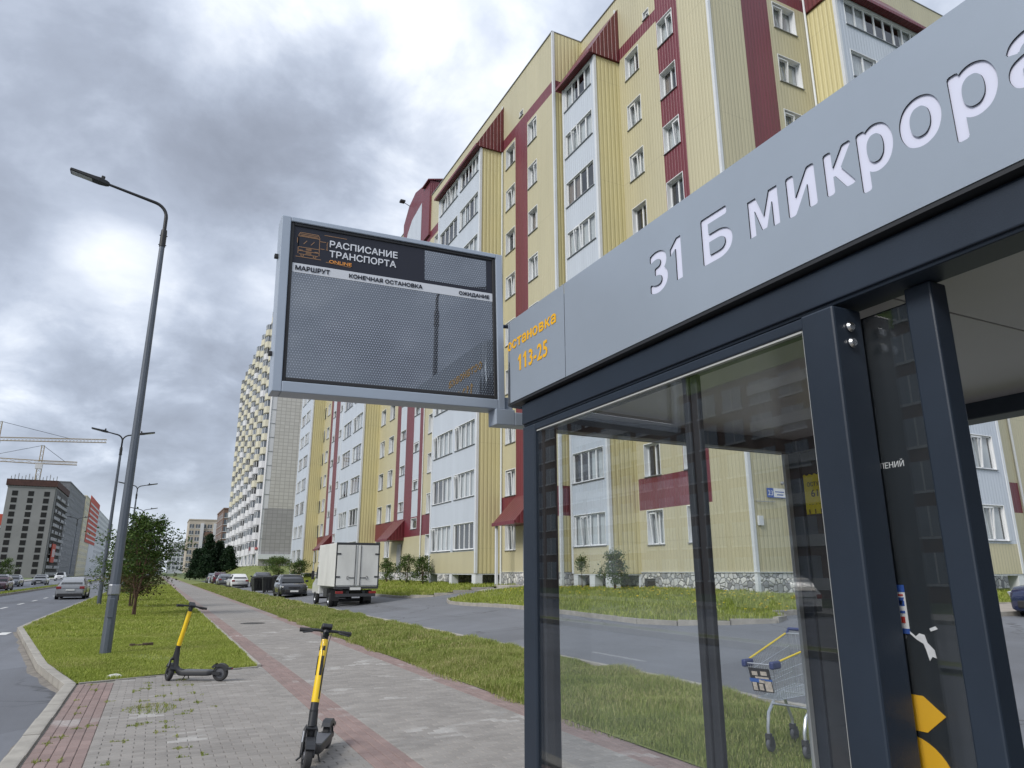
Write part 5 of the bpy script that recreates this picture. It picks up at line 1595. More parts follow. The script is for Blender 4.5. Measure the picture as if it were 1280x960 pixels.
    if plates:
        q = MB(); q.box(fx(0) + .026, fx(0) + .038, -.26, .26, gc + .18, gc + .29); q.build('number_plate', M_PLATE, t)
        q = MB(); q.box(fx(1) - .034, fx(1) - .021, -.26, .26, boot - .42, boot - .31); q.build('number_plate', M_PLATE, t)
    q = MB(); q.box(fx(1) - .026, fx(.97), -hw * .59, hw * .59, boot - .24, boot - .215); q.build('boot_trim', M_CHROME, t)
    if kind == 'suv':
        q = MB()
        for s in (1, -1): q.tube([(fx(.40), s * w1 * .88, zr + .02), (fx(.46), s * w1 * .9, zr + .06), (fx(.82), s * w1 * .88, zr + .05), (fx(.87), s * w1 * .85, zr)], .018, 6)
        q.build('roof_rail', M_CHROME, t)
    return t


SILVER, GREY, DARK, WHITE, MAROON, NAVY = ('silver', (.24, .25, .265), .3), ('grey', (.10, .11, .13), .25), ('dark', (.016, .017, .022), .2), ('white', (.66, .67, .68), .3), ('maroon', (.06, .012, .025), .25), ('navy', (.012, .02, .065), .22)
UP, DN = pi / 2, -pi / 2
R_ = -.12
car('silver grey saloon driving away in the near lane of the main road', 'sedan', SILVER, (-5.15, 60.8, R_), UP, name='saloon_car')
car('dark maroon car cut by the left photo edge on the far carriageway', 'hatch', MAROON, (-13.9, 88.5, R_), DN, name='oncoming_car')
car('dark grey sedan second from the left edge on the far carriageway', 'sedan', GREY, (-16.4, 113, R_), DN, name='oncoming_car')
car('silver hatchback coming alone down the middle of the far carriageway', 'hatch', SILVER, (-15.1, 127, R_), DN, name='oncoming_car')
car('white off-roader coming down the far carriageway behind the silver hatchback', 'offroad', WHITE, (-18.6, 186, R_), DN, name='oncoming_car')
car('white crossover parked across the road mirrored in the shelter glass', 'suv', WHITE, (-21.6, 24, R_), UP)
car('small pale car far behind the maroon one near the building site', 'hatch', SILVER, (-22.2, 142, R_), DN, name='oncoming_car')
car('orange car parked at the left edge before the building site', 'hatch', ('orange', (.55, .16, .08), .3), (-24.8, 150, .0), DN)
car('white hatchback with its tail to the camera, nearest of the parked row', 'hatch', WHITE, (7.95, 83.6, T1(7.9, 83)), UP + .05, 'cars parked along the side road')
car('grey sedan parked just ahead of the white hatchback', 'sedan', GREY, (7.8, 97.5, T1(7.8, 97)), UP, 'cars parked along the side road')
car('dark maroon crossover parked third in the row', 'suv', MAROON, (7.95, 109, T1(7.9, 109)), UP, 'cars parked along the side road')
car('small grey hatchback at the far end of the parked row', 'hatch', GREY, (7.95, 121.5, T1(8, 121)), UP, 'cars parked along the side road')
car('black car parked beside the bins right of the white hatchback', 'sedan', DARK, (10.0, 80, T1(10, 80)), UP, 'cars parked along the side road')
car('black hatchback facing the camera beside the white truck', 'hatch', DARK, (8.35, 51.6, T1(8.3, 51)), DN - .03)
car('navy blue car nosing in at the right photo edge by the tiled path', 'sedan', NAVY, (23.7, 11.5, T1(22, 11.5)), pi)

# box truck
tk = thing('box_truck', 'white box truck with closed rear doors parked at the kerb', 'truck', (8.72, 38.2, .04), UP)
M_BOX = mat('truck_panel', (.62, .62, .60), rough=.5, var=.10, vscale=1.4, stretch=(1, 1, .35), dirt=.55)
M_TFR = mat('truck_frame', (.035, .036, .04), rough=.6)
BX0, BX1, BW, BZ0, BZ1 = -3.35, .75, 1.05, .98, 3.02       # box (rear at -x)
q = MB(); q.box(BX0, BX1, -BW, BW, BZ0, BZ1)
q.build('box_body', M_BOX, tk, bevel=.02)
for s in (1, -1):
    q = MB(); q.box(BX0 - .035, BX0 - .002, s * .03, s * (BW - .05), BZ0 + .06, BZ1 - .10); d = q.build('rear_door', M_BOX, tk, bevel=.01)
    q = MB(); q.tube([(BX0 - .055, s * .13, BZ0 + .05), (BX0 - .055, s * .13, BZ1 - .1)], .014, 6); q.build('lock_rod', M_TFR, d)
    q = MB(); q.box(BX0 - .06, BX0 - .038, s * .14, s * .42, BZ0 + .40, BZ0 + .43); q.tube([(BX0 - .06, s * .42, BZ0 + .34), (BX0 - .06, s * .50, BZ0 + .36), (BX0 - .06, s * .50, BZ0 + .47), (BX0 - .06, s * .42, BZ0 + .49)], .012, 6); q.build('handle', M_TFR, d)
    q = MB()
    for z in (BZ0 + .42, BZ1 - .55): q.box(BX0 - .055, BX0 - .036, s * (BW - .22), s * (BW + .02), z, z + .07)
    q.build('hinge', M_TFR, d)
    q = MB(); q.box(BX0 - .03, BX0 - .001, s * (BW - .05), s * (BW + .012), BZ0 - .02, BZ1 + .02); q.build('corner_frame', M_TFR, tk)
    q = MB()
    for k in range(13): q.box(BX0 + .2 + k * .30, BX0 + .215 + k * .30, s * BW, s * (BW + .006), BZ0 + .04, BZ1 - .04)
    q.build('side_seams', M_BOX, tk)
    q = MB(); q.box(BX0 + .02, BX0 + .10, s * .62, s * .98, .66, .78); q.build('tail_light', M_TAIL, tk, bevel=.01)
    q = MB(); q.box(BX0 + .95, BX0 + .965, s * .60, s * 1.0, .30, .82); q.build('mud_flap', M_PLAST, tk)
    for w_ in (.70, .93): wheel(tk, BX0 + 1.35, s * w_, .34, .19, s)
    wheel(tk, 1.72, s * .86, .34, .19, s)
    q = MB(); q.tube([(1.35, s * .95, 1.55), (1.35, s * 1.2, 1.5)], .02, 6); q.box(1.28, 1.36, s * 1.13, s * 1.27, 1.28, 1.72); q.build('mirror', M_PLAST, tk)
q = MB(); q.box(BX0 - .02, BX0 + .0, -BW + .05, BW - .05, BZ1 - .09, BZ1 + .02); q.box(BX0 - .03, BX0 + .06, -BW, BW, BZ0 - .10, BZ0 - .005); q.build('rear_frame', M_TFR, tk)
q = MB(); q.box(BX0 + .1, 2.1, -.45, -.32, .55, .80); q.box(BX0 + .1, 2.1, .32, .45, .55, .80); q.box(BX0 + .02, BX0 + .1, -.95, .95, .52, .66); q.tube([(BX0 + 1.35, -.8, .34), (BX0 + 1.35, .8, .34)], .07, 8); q.tube([(1.72, -.8, .34), (1.72, .8, .34)], .05, 8); q.box(-1.2, -.4, .5, .95, .45, .85); q.box(-.9, -.2, -.95, -.5, .45, .8); q.build('chassis', M_TFR, tk)
q = MB(); q.box(BX0 - .035, BX0 - .02, -.20, .32, .83, .95); q.build('number_plate', M_PLATE, tk)
prof = [(.82, .55), (.82, 2.05), (1.05, 2.12), (1.5, 2.02), (1.95, 1.30), (2.5, 1.10), (2.62, .95), (2.62, .55)]
q = MB(); q.prism(prof, -.95, .95, 'y'); q.build('cab', M_WHITE if False else paint(*WHITE), tk, bevel=.05)
q = MB(); q.quad((1.99, -.8, 1.32), (1.99, .8, 1.32), (1.56, .72, 2.0), (1.56, -.72, 2.0)); q.build('windscreen', M_CGL, tk, fix=False)
for s in (1, -1):
    q = MB(); q.quad((1.05, s * .956, 1.32), (1.8, s * .956, 1.32), (1.48, s * .956, 1.92), (1.05, s * .956, 1.92)); q.build('side_window', M_CGL, tk, fix=False)

# ------------------------------------------------------------------ scooters
M_SCY = mat('scooter_yellow', (.78, .52, .012), rough=.35, coat=.4)
M_SCK = mat('scooter_black', (.020, .021, .024), rough=.45)
M_SCG = mat('scooter_grey', (.085, .088, .10), rough=.5)
M_TREAD = mat('scooter_tread', (.03, .03, .032), rough=.9)


def scooter(label, loc, ang, steer, lean, kick=-1):
    t = thing('kick_scooter', label, 'scooter', loc, ang, 'yellow rental scooters on the pavement')
    LN = Matrix.Rotation(lean, 4, 'X')
    r, wb = .125, .86
    # rear wheel at x=0, front at wb; rake tilts the column back
    rake = radians(14); A0 = Vector((wb - .02, 0, r)); ax = Vector((-sin(rake), 0, cos(rake)))
    ST = Matrix.Translation(A0) @ Matrix.Rotation(steer, 4, ax) @ Matrix.Translation(-A0)
    F = lambda M=Matrix(): LN @ M

    def whl(x, M):
        q = MB(); q.lathe([(.075, -.032), (.108, -.034), (.122, -.022), (r, 0), (.122, .022), (.108, .034), (.075, .032)], 26, axis='y', T=F(M @ Matrix.Translation((x, 0, r))))
        w = q.build('wheel', M_TREAD, t, smooth=True)
        q = MB(); q.lathe([(0, -.036), (.03, -.036), (.035, -.026), (.077, -.024), (.077, .024), (.035, .026), (.03, .036), (0, .036)], 20, axis='y', T=F(M @ Matrix.Translation((x, 0, r)))); q.build('hub', M_SCG, w, smooth=True)
    whl(0, Matrix()); whl(wb, ST)
    # deck
    q = MB(); n = 10
    rings = []
    for x, w, z0, z1 in ((.10, .05, .105, .165), (.14, .075, .095, .168), (.2, .082, .09, .168), (.6, .085, .088, .168), (.66, .07, .09, .17), (.70, .045, .10, .185)):
        rings.append([(x, -w, z0 + .015), (x, -w * .8, z0), (x, w * .8, z0), (x, w, z0 + .015), (x, w, z1 - .008), (x, w * .93, z1), (x, -w * .93, z1), (x, -w, z1 - .008)])
    q.loft(rings); q.v = [tuple(LN @ Vector(p)) for p in q.v]; dk = q.build('deck', M_SCK, t, smooth=35)
    q = MB(); q.box(.18, .60, -.07, .07, .1682, .1712, T=F()); q.build('grip_mat', M_SCG, dk)
    # rear fender
    q = MB()
    for k in range(9):
        a0, a1 = radians(20 + k * 14), radians(34 + k * 14)
        R0 = r + .022 + (.02 if k > 6 else 0)
        q.quad((-cos(a0) * R0, -.042, r + sin(a0) * R0), (-cos(a1) * R0, -.042, r + sin(a1) * R0), (-cos(a1) * R0, .042, r + sin(a1) * R0), (-cos(a0) * R0, .042, r + sin(a0) * R0))
        for s in (1, -1): q.quad((-cos(a0) * R0, s * .042, r + sin(a0) * R0), (-cos(a1) * R0, s * .042, r + sin(a1) * R0), (-cos(a1) * (R0 - .045), s * .045, r + sin(a1) * (R0 - .045)), (-cos(a0) * (R0 - .045), s * .045, r + sin(a0) * (R0 - .045)))
    q.box(-.19, -.13, -.04, .04, r + .055, r + .085)
    for s in (1, -1): q.box(-.02, .13, s * .047, s * .060, .105, .15)
    q.v = [tuple(LN @ Vector(p)) for p in q.v]; fd = q.build('rear_fender', M_SCK, t, fix=False)
    q = MB(); q.box(-.196, -.19, -.025, .025, r + .06, r + .08, T=F()); q.build('tail_light', M_TAIL, fd)
    # neck between deck and column (does not steer)
    H0 = A0 + ax * .27; q = MB()
    q.tube([(.62, 0, .135), (.70, 0, .15), (.755, 0, .22), tuple(H0 + ax * .10)], [.045, .05, .045, .040], 10)
    q.tube([tuple(H0 - ax * .04), tuple(H0 + ax * .20)], .036, 12); q.v = [tuple(LN @ Vector(p)) for p in q.v]; nk = q.build('neck', M_SCK, t, smooth=True)
    # steering: fork, front fender, column, bar
    q = MB(); p = lambda u, s, f=0: A0 + ax * u + Vector((cos(rake) * f, s, sin(rake) * f))
    for s in (1, -1):
        q.tube([p(0, s * .052), p(.20, s * .050), p(.235, s * .03)], [.014, .017, .02], 8); q.lathe([(0, 0), (.022, 0), (.022, s * .014), (0, s * .014)], 10, axis='y', T=Matrix.Translation(p(0, s * .05)))
    q.tube([p(.215, -.05), p(.215, .05)], .022, 8); q.v = [tuple(F(ST) @ Vector(v)) for v in q.v]; fk = q.build('fork', M_SCK, t, smooth=True)
    q = MB()
    for s in (1, -1): q.tube([p(.10, s * .058), p(.19, s * .056)], .014, 8)
    q.v = [tuple(F(ST) @ Vector(v)) for v in q.v]; q.build('damper', M_RIM, fk, smooth=True)
    q = MB()
    for k in range(8):
        a0, a1 = radians(20 + k * 16), radians(36 + k * 16); R0 = r + .025
        f = lambda a, y, rr=R0: (wb - cos(a) * rr, y, r + sin(a) * rr)
        q.quad(f(a0, -.04), f(a1, -.04), f(a1, .04), f(a0, .04))
        for s in (1, -1): q.quad(f(a0, s * .04), f(a1, s * .04), f(a1, s * .043, R0 - .04), f(a0, s * .043, R0 - .04))
    q.v = [tuple(F(ST) @ Vector(v)) for v in q.v]; q.build('front_fender', M_SCK, t, fix=False)
    q = MB(); q.tube([p(.43, 0), p(.45, 0), p(.97, 0), p(.98, 0)], [.037, .038, .034, .032], 14); q.v = [tuple(F(ST) @ Vector(v)) for v in q.v]; cl_ = q.build('stem', M_SCY, t, smooth=True)
    q = MB(); q.box(-.012, .012, -.0, .004, 0, .17, T=F(ST @ Matrix.Translation(p(.66, 0)) @ Matrix.Rotation(-rake, 4, 'Y') @ Matrix.Translation((0, -.0395, 0)))); q.box(-.0, .004, -.012, .012, 0, .17, T=F(ST @ Matrix.Translation(p(.66, 0)) @ Matrix.Rotation(-rake, 4, 'Y') @ Matrix.Translation((.0335, 0, 0))))
    q.box(-.0, .004, -.011, .011, .22, .26, T=F(ST @ Matrix.Translation(p(.66, 0)) @ Matrix.Rotation(-rake, 4, 'Y') @ Matrix.Translation((.0325, 0, 0)))); q.box(-.011, .011, -.0, .004, .22, .26, T=F(ST @ Matrix.Translation(p(.66, 0)) @ Matrix.Rotation(-rake, 4, 'Y') @ Matrix.Translation((0, -.0375, 0))))
    q.build('black_label', M_SCK, cl_)
    q = MB(); q.tube([p(.975, 0), p(1.06, 0), p(1.075, 0)], [.030, .030, .022], 12); q.tube([p(1.055, -.24, -.03), p(1.06, -.09, .0), p(1.06, .09, .0), p(1.055, .24, -.03)], .014, 10)
    q.v = [tuple(F(ST) @ Vector(v)) for v in q.v]; hb = q.build('handlebar', M_SCK, t, smooth=True)
    for s in (1, -1):
        q = MB(); q.tube([p(1.056, s * .135, -.012), p(1.055, s * .245, -.031)], .0195, 12); q.v = [tuple(F(ST) @ Vector(v)) for v in q.v]; q.build('grip', M_TREAD, t, smooth=True)
        q = MB(); q.tube([p(1.05, s * .12, .01), p(1.035, s * .14, .045), p(1.02, s * .22, .05)], .007, 6); q.v = [tuple(F(ST) @ Vector(v)) for v in q.v]; q.build('brake_lever', M_SCK, t, smooth=True)
    q = MB(); q.box(-.055, .05, -.05, .05, -.01, .035, T=F(ST @ Matrix.Translation(p(1.075, 0)) @ Matrix.Rotation(-rake - .4, 4, 'Y'))); q.build('display', M_SCK, t, bevel=.012)
    q = MB(); q.lathe([(0, .03), (.025, .028), (.03, 0), (.02, -.03)], 12, axis='x', T=F(ST @ Matrix.Translation(p(1.02, 0, .035)))); q.build('headlight', M_CGL, t, smooth=True)
    q = MB(); q.tube([p(1.03, .05, .03), p(.95, .03, .07), p(.7, .028, .03), p(.46, .025, .03)], .0035, 6); q.tube([p(1.03, -.05, .03), p(.93, -.03, .075), p(.72, .02, .033), p(.46, .02, .033)], .0035, 6); q.v = [tuple(F(ST) @ Vector(v)) for v in q.v]; q.build('brake_cable', M_SCK, t, smooth=True)
    # stand
    zz = .10
    q = MB(); q.tube([(.56, kick * .05, .10), (.60, kick * .15, .012 + lean * kick * .15)], .009, 8); q.tube([(.56, -kick * .03, .10), (.60, -kick * .07, .014)], .008, 8); q.v = [tuple(LN @ Vector(v)) for v in q.v]; q.build('kickstand', M_SCK, t, smooth=True)
    return t


scooter('yellow and black rental scooter standing nearest, seen from the front on red blocks', (1.73, 7.78, 0), math.atan2(-.83, -.37), radians(20), radians(-2.5))
scooter('yellow and black rental scooter parked sideways at the edge of the lawn', (1.12, 13.02, .0), math.atan2(.40, -.70), radians(-45), radians(-2))

# ------------------------------------------------------------------ shopping trolley
M_WIRE = mat('zinc_wire', (.55, .57, .60), rough=.3, metal=.7)
M_TBLUE = mat('blue_plastic', (.02, .035, .13), rough=.5)
ty = thing('shopping_trolley', 'wire supermarket trolley with yellow rim strips standing on the grass behind the shelter', 'trolley', (4.93, 5.07, 0), radians(15))
zg = T1(5.4, 5.6) + .05
TF = Matrix.Translation((0, 0, zg))
W0, W1, LB = .135, .26, 1.02          # half widths front / handle, length (front at x=0)
q = MB()
top = lambda s, x: (x, s * (W0 + (W1 - W0) * x / LB), .80 + .19 * x / LB)
bot = lambda s, x: (x + .10 * (1 - x / LB), s * (W0 - .04 + (W1 - W0) * x / LB), .50 + .02 * x)
for s in (1, -1):
    q.tube([top(s, 0), top(s, LB)], .006, 6); q.tube([bot(s, 0), bot(s, LB)], .005, 6)
    for k in range(31):
        x = LB * k / 30; q.tube([top(s, x), bot(s, x)], .0022, 4, cap=False)
    for f in (.25, .5, .75):
        a, b = Vector(top(s, 0)), Vector(bot(s, 0)); c, d = Vector(top(s, LB)), Vector(bot(s, LB)); q.tube([a.lerp(b, f), c.lerp(d, f)], .003, 4)
for k in range(13):
    f = k / 12
    for x in (0, LB):
        a, b = Vector(top(-1, x)).lerp(Vector(top(1, x)), f), Vector(bot(-1, x)).lerp(Vector(bot(1, x)), f); q.tube([a, b], .0022, 4, cap=False)
    q.tube([Vector(bot(-1, 0)).lerp(Vector(bot(1, 0)), f), Vector(bot(-1, LB)).lerp(Vector(bot(1, LB)), f)], .0022, 4, cap=False)
for k in range(16): q.tube([bot(-1, LB * k / 15), bot(1, LB * k / 15)], .0022, 4, cap=False)
q.tube([top(-1, 0), top(1, 0)], .006, 6); q.tube([top(-1, LB), top(1, LB)], .006, 6); q.tube([bot(-1, 0), bot(1, 0)], .005, 6)
for f in (.33, .66):
    q.tube([Vector(top(-1, 0)).lerp(Vector(bot(-1, 0)), f), Vector(top(1, 0)).lerp(Vector(bot(1, 0)), f)], .003, 4)
q.v = [tuple(TF @ Vector(v)) for v in q.v]; q.build('wire_basket', M_WIRE, ty, smooth=True)
q = MB()
for s in (1, -1): q.tube([Vector(top(s, .10)) + Vector((0, 0, .009)), Vector(top(s, LB * .95)) + Vector((0, 0, .009))], .009, 8)
q.v = [tuple(TF @ Vector(v)) for v in q.v]; q.build('yellow_strip', mat('trolley_yellow', (.75, .55, .03), rough=.4), ty, smooth=True)
for s in (1, -1):
    q = MB(); p = Vector(top(s, 0)); q.box(p.x - .035, p.x + .11, p.y - .022, p.y + .022, p.z - .035, p.z + .03, T=TF); q.build('corner_bumper', M_TBLUE, ty, bevel=.014)
    q = MB(); q.tube([(.78, s * .24, .47), (.55, s * .19, .44), (.40, s * .18, .33), (.36, s * .175, .21), (.36, s * .175, .155)], .015, 8); q.tube([(.78, s * .24, .47), (.95, s * .255, .20), (.95, s * .255, .155)], .015, 8); q.v = [tuple(TF @ Vector(v)) for v in q.v]; q.build('leg', M_WIRE, ty, smooth=True)
    for x, y in ((.36, .175), (.95, .255)):
        cs = MB(); cs.box(x - .022, x + .022, s * y - .024, s * y + .024, .115, .158, T=TF); cs.box(x - .02, x + .045, s * y - .026, s * y - .02, .05, .13, T=TF); cs.box(x - .02, x + .045, s * y + .02, s * y + .026, .05, .13, T=TF); c1 = cs.build('castor', M_TFR, ty)
        w_ = MB(); w_.lathe([(0, -.017), (.055, -.017), (.062, -.01), (.062, .01), (.055, .017), (0, .017)], 16, axis='y', T=TF @ Matrix.Translation((x + .025, s * y, .062))); w_.build('wheel', M_SCG, c1, smooth=True)
q = MB(); q.tube([(.48, -.185, .40), (.48, .185, .40)], .011, 8); q.tube([(.78, -.24, .47), (.78, .24, .47)], .011, 8); q.v = [tuple(TF @ Vector(v)) for v in q.v]; q.build('crossbar', M_WIRE, ty, smooth=True)
q = MB(); q.tube([(1.07, -.27, 1.03), (1.07, .27, 1.03)], .016, 10); q.tube([(1.02, -.265, .985), (1.07, -.27, 1.03)], .011, 8); q.tube([(1.02, .265, .985), (1.07, .27, 1.03)], .011, 8); q.v = [tuple(TF @ Vector(v)) for v in q.v]; q.build('handle', M_TBLUE, ty, smooth=True)
q = MB(); PT = TF @ Matrix.Translation((.0, 0, .545)) @ Matrix.Rotation(radians(-17), 4, 'Y')
q.box(-.004, .0, -.10, .10, .02, .23, T=Matrix.Translation((.055, 0, 0)) @ PT); pl = q.build('advert_plate', M_BLACK, ty)
q = MB()
for (a, b, c, d) in ((-.07, -.01, .17, .205), (.02, .075, .165, .20), (-.08, .05, .14, .155), (-.095, -.03, .03, .12), (-.01, .03, .035, .09), (.05, .09, .03, .10), (-.04, .02, .10, .13)): q.box(-.006, -.004, a, b, c, d, T=Matrix.Translation((.055, 0, 0)) @ PT)
stuff(q.build('printed_marks', mat('advert_print', (.52, .46, .40), rough=.6, var=.3, vscale=40), pl))
q = MB(); q.box(-.006, -.004, -.11, .0, .122, .139, T=Matrix.Translation((.055, 0, 0)) @ PT); q.box(-.0058, -.004, .0, .11, .103, .136, T=Matrix.Translation((.055, 0, 0)) @ PT); stuff(q.build('printed_bars', mat('advert_blue', (.03, .12, .42), rough=.6), pl))

# ------------------------------------------------------------------ street lamps
M_GALV = mat('galvanised', (.10, .115, .14), rough=.5, metal=.25, var=.16, vscale=3, stretch=(4, 4, .6), dirt=.3)
M_LAMPK = mat('lamp_black', (.015, .016, .018), rough=.5)


def lamp(label, x, y, z0, arms, h=9.9):
    t = thing('street_lamp', label, 'street lamp', (x, y, z0), 0, 'street lamps along the road')
    q = MB(); q.tube([(0, 0, -.3), (0, 0, 0), (0, 0, h)], [.115, .112, .058], 10); pole = q.build('pole', M_GALV, t, smooth=25)
    q = MB(); q.box(-.055, .055, -.118, -.095, .75, 1.15); q.build('hatch', M_GALV, pole, bevel=.01)
    q = MB(); q.lathe([(.122, 1.22), (.128, 1.24), (.124, 1.42), (.118, 1.44)], 10); q.build('collar', M_RIM, pole)
    q = MB(); q.tube([(0, 0, h - .45), (0, 0, h - .1), (0, 0, h)], [.072, .072, .066], 10)
    for zz in (h - .40, h - .15): q.tube([(-.09, 0, zz), (.09, 0, zz)], .012, 6)
    q.build('sleeve', M_LAMPK, t, smooth=True)
    for dx in arms:
        s = 1 if dx > 0 else -1
        pts = [(0, 0, h - .1), (0, 0, h + .35)]
        for k in range(1, 7):
            a = radians(76) * k / 6; pts.append((s * .36 * (1 - cos(a)), 0, h + .35 + .36 * sin(a)))
        ex, ez = pts[-1][0], pts[-1][2]; pts.append((dx * .72, 0, ez + (abs(dx * .72) - abs(ex)) * .22))
        q = MB(); q.tube(pts, [.044] * 2 + [.04] * 6 + [.030], 10); q.build('arm', M_LAMPK, t, smooth=True)
        p = Vector(pts[-1]); R = Matrix.Translation(p) @ Matrix.Rotation(-s * .20, 4, 'Y')
        q = MB(); rg = []
        for u, w, a, b in ((-.12, .04, -.04, .04), (-.05, .075, -.05, .055), (.10, .11, -.055, .06), (.2, .12, -.05, .045), (.72, .12, -.035, .03), (.74, .10, -.03, .02)):
            rg.append([tuple(R @ Vector((s * u, y_, z_))) for y_, z_ in ((-w, a), (w, a), (w, b), (-w, b))])
        q.loft(rg); q.box(.06 * s - .04, .06 * s + .04, -.035, .035, .06, .16, T=R); hd = q.build('lamp_head', M_LAMPK, t, bevel=.012)
        q = MB(); q.box(min(s * .25, s * .70), max(s * .25, s * .70), -.09, .09, -.052, -.036, T=R); q.build('lens', mat('lamp_lens', (.5, .52, .55), rough=.2), hd)
    return t


lamp('single armed galvanised street lamp rooted in the lawn beside the layby', -.78, 18.2, 0, [-2.0], 9.95)
lamp('double armed street lamp just behind the young tree', -2.55, 45, 0, [-1.2, 1.2], 8.5)
lamp('double armed street lamp second beyond the young tree', -2.35, 72, 0, [-1.2, 1.2], 8.5)
lamp('farthest double armed street lamp showing above the young tree', -2.3, 100, 0, [-1.2, 1.2], 8.5)
lamp('thin grey lamp pole standing on the median beyond the silver saloon', -11.0, 120, 0, [-1.2, 1.2], 8.5)
lamp('street lamp behind the camera mirrored as a dark line in the timetable board', 6.15, -12.0, .06, [2.2], 8.6)

# ------------------------------------------------------------------ bins
M_BIN = mat('bin_plastic', (.014, .015, .016), rough=.5)
for i, (x, y, a, lb) in enumerate(((7.85, 63.2, .1, 'black wheeled waste container nearest the parked white hatchback'), (8.35, 61.0, -.05, 'black wheeled waste container in the middle of the three'), (9.0, 60.0, .05, 'black wheeled waste container nearest the black hatchback'))):
    t = thing('waste_container', lb, 'waste bin', (x, y, T1(x, y)), UP + a, 'black waste containers by the kerb')
    q = MB(); q.loft([[(-.45, -.58, .18), (.45, -.58, .18), (.45, .58, .18), (-.45, .58, .18)], [(-.53, -.66, 1.12), (.53, -.66, 1.12), (.53, .66, 1.12), (-.53, .66, 1.12)]])
    for k in range(5): q.box(-.55, -.50, -.5 + k * .22, -.45 + k * .22, .4, 1.05)
    q.box(-.56, .56, -.69, .69, 1.08, 1.14); q.build('body', M_BIN, t, bevel=.01)
    q = MB(); q.prism([(-.55, 1.15), (.55, 1.15), (.45, 1.27), (-.2, 1.33), (-.55, 1.24)], -.68, .68, 'y'); q.build('lid', M_BIN, t, bevel=.02)
    for sx in (1, -1):
        for sy in (1, -1):
            q = MB(); q.lathe([(0, -.025), (.1, -.025), (.1, .025), (0, .025)], 12, axis='y', T=Matrix.Translation((sx * .38, sy * .5, .1))); q.box(sx * .38 - .03, sx * .38 + .03, sy * .5 - .04, sy * .5 + .04, .12, .2); q.build('wheel', M_TYRE, t)
    q = MB(); q.tube([(-.62, -.5, 1.0), (-.62, .5, 1.0)], .018, 6); q.build('handle', M_BIN, t)

# ------------------------------------------------------------------ trees and bushes
M_BARK = mat('bark', (.075, .050, .035), rough=.9, var=.3, vscale=8, bump=.6)
M_BARKR = mat('reddish_bark', (.10, .058, .04), rough=.9, var=.3, vscale=8, bump=.6)


def leaf_mat(name, a, b_, c):
    m = grass_mat(name, a, b_, c); return m


M_LF = leaf_mat('dark_leaf', (.022, .048, .012), (.055, .10, .022), (.14, .20, .05))
M_LF2 = leaf_mat('shrub_leaf', (.03, .06, .014), (.075, .125, .028), (.16, .22, .06))
M_LFC = leaf_mat('conifer_needle', (.008, .022, .010), (.018, .042, .018), (.035, .068, .026))
M_LFR = leaf_mat('reddish_leaf', (.035, .045, .014), (.075, .07, .025), (.12, .09, .04))


def leaves(pts, size, jitter, n_each, flat=.3):
    """small pointed leaves round each twig tip"""
    P = np.repeat(np.asarray(pts), n_each, 0); n = len(P)
    P = P + np.random.normal(0, jitter, (n, 3)) * np.array([1, 1, .8])
    d = np.random.normal(0, 1, (n, 3)); d[:, 2] *= flat + .3; d /= np.linalg.norm(d, axis=1)[:, None]
    e = np.cross(d, np.random.normal(0, 1, (n, 3))); e /= np.linalg.norm(e, axis=1)[:, None]
    s = size * np.random.uniform(.6, 1.3, n)[:, None]
    V = np.stack([P, P + d * s * .5 + e * s * .30, P + d * s, P + d * s * .5 - e * s * .30], 1).reshape(-1, 3)
    b = np.arange(n)[:, None] * 4
    return V, np.concatenate([b + [0, 1, 2, 3]])


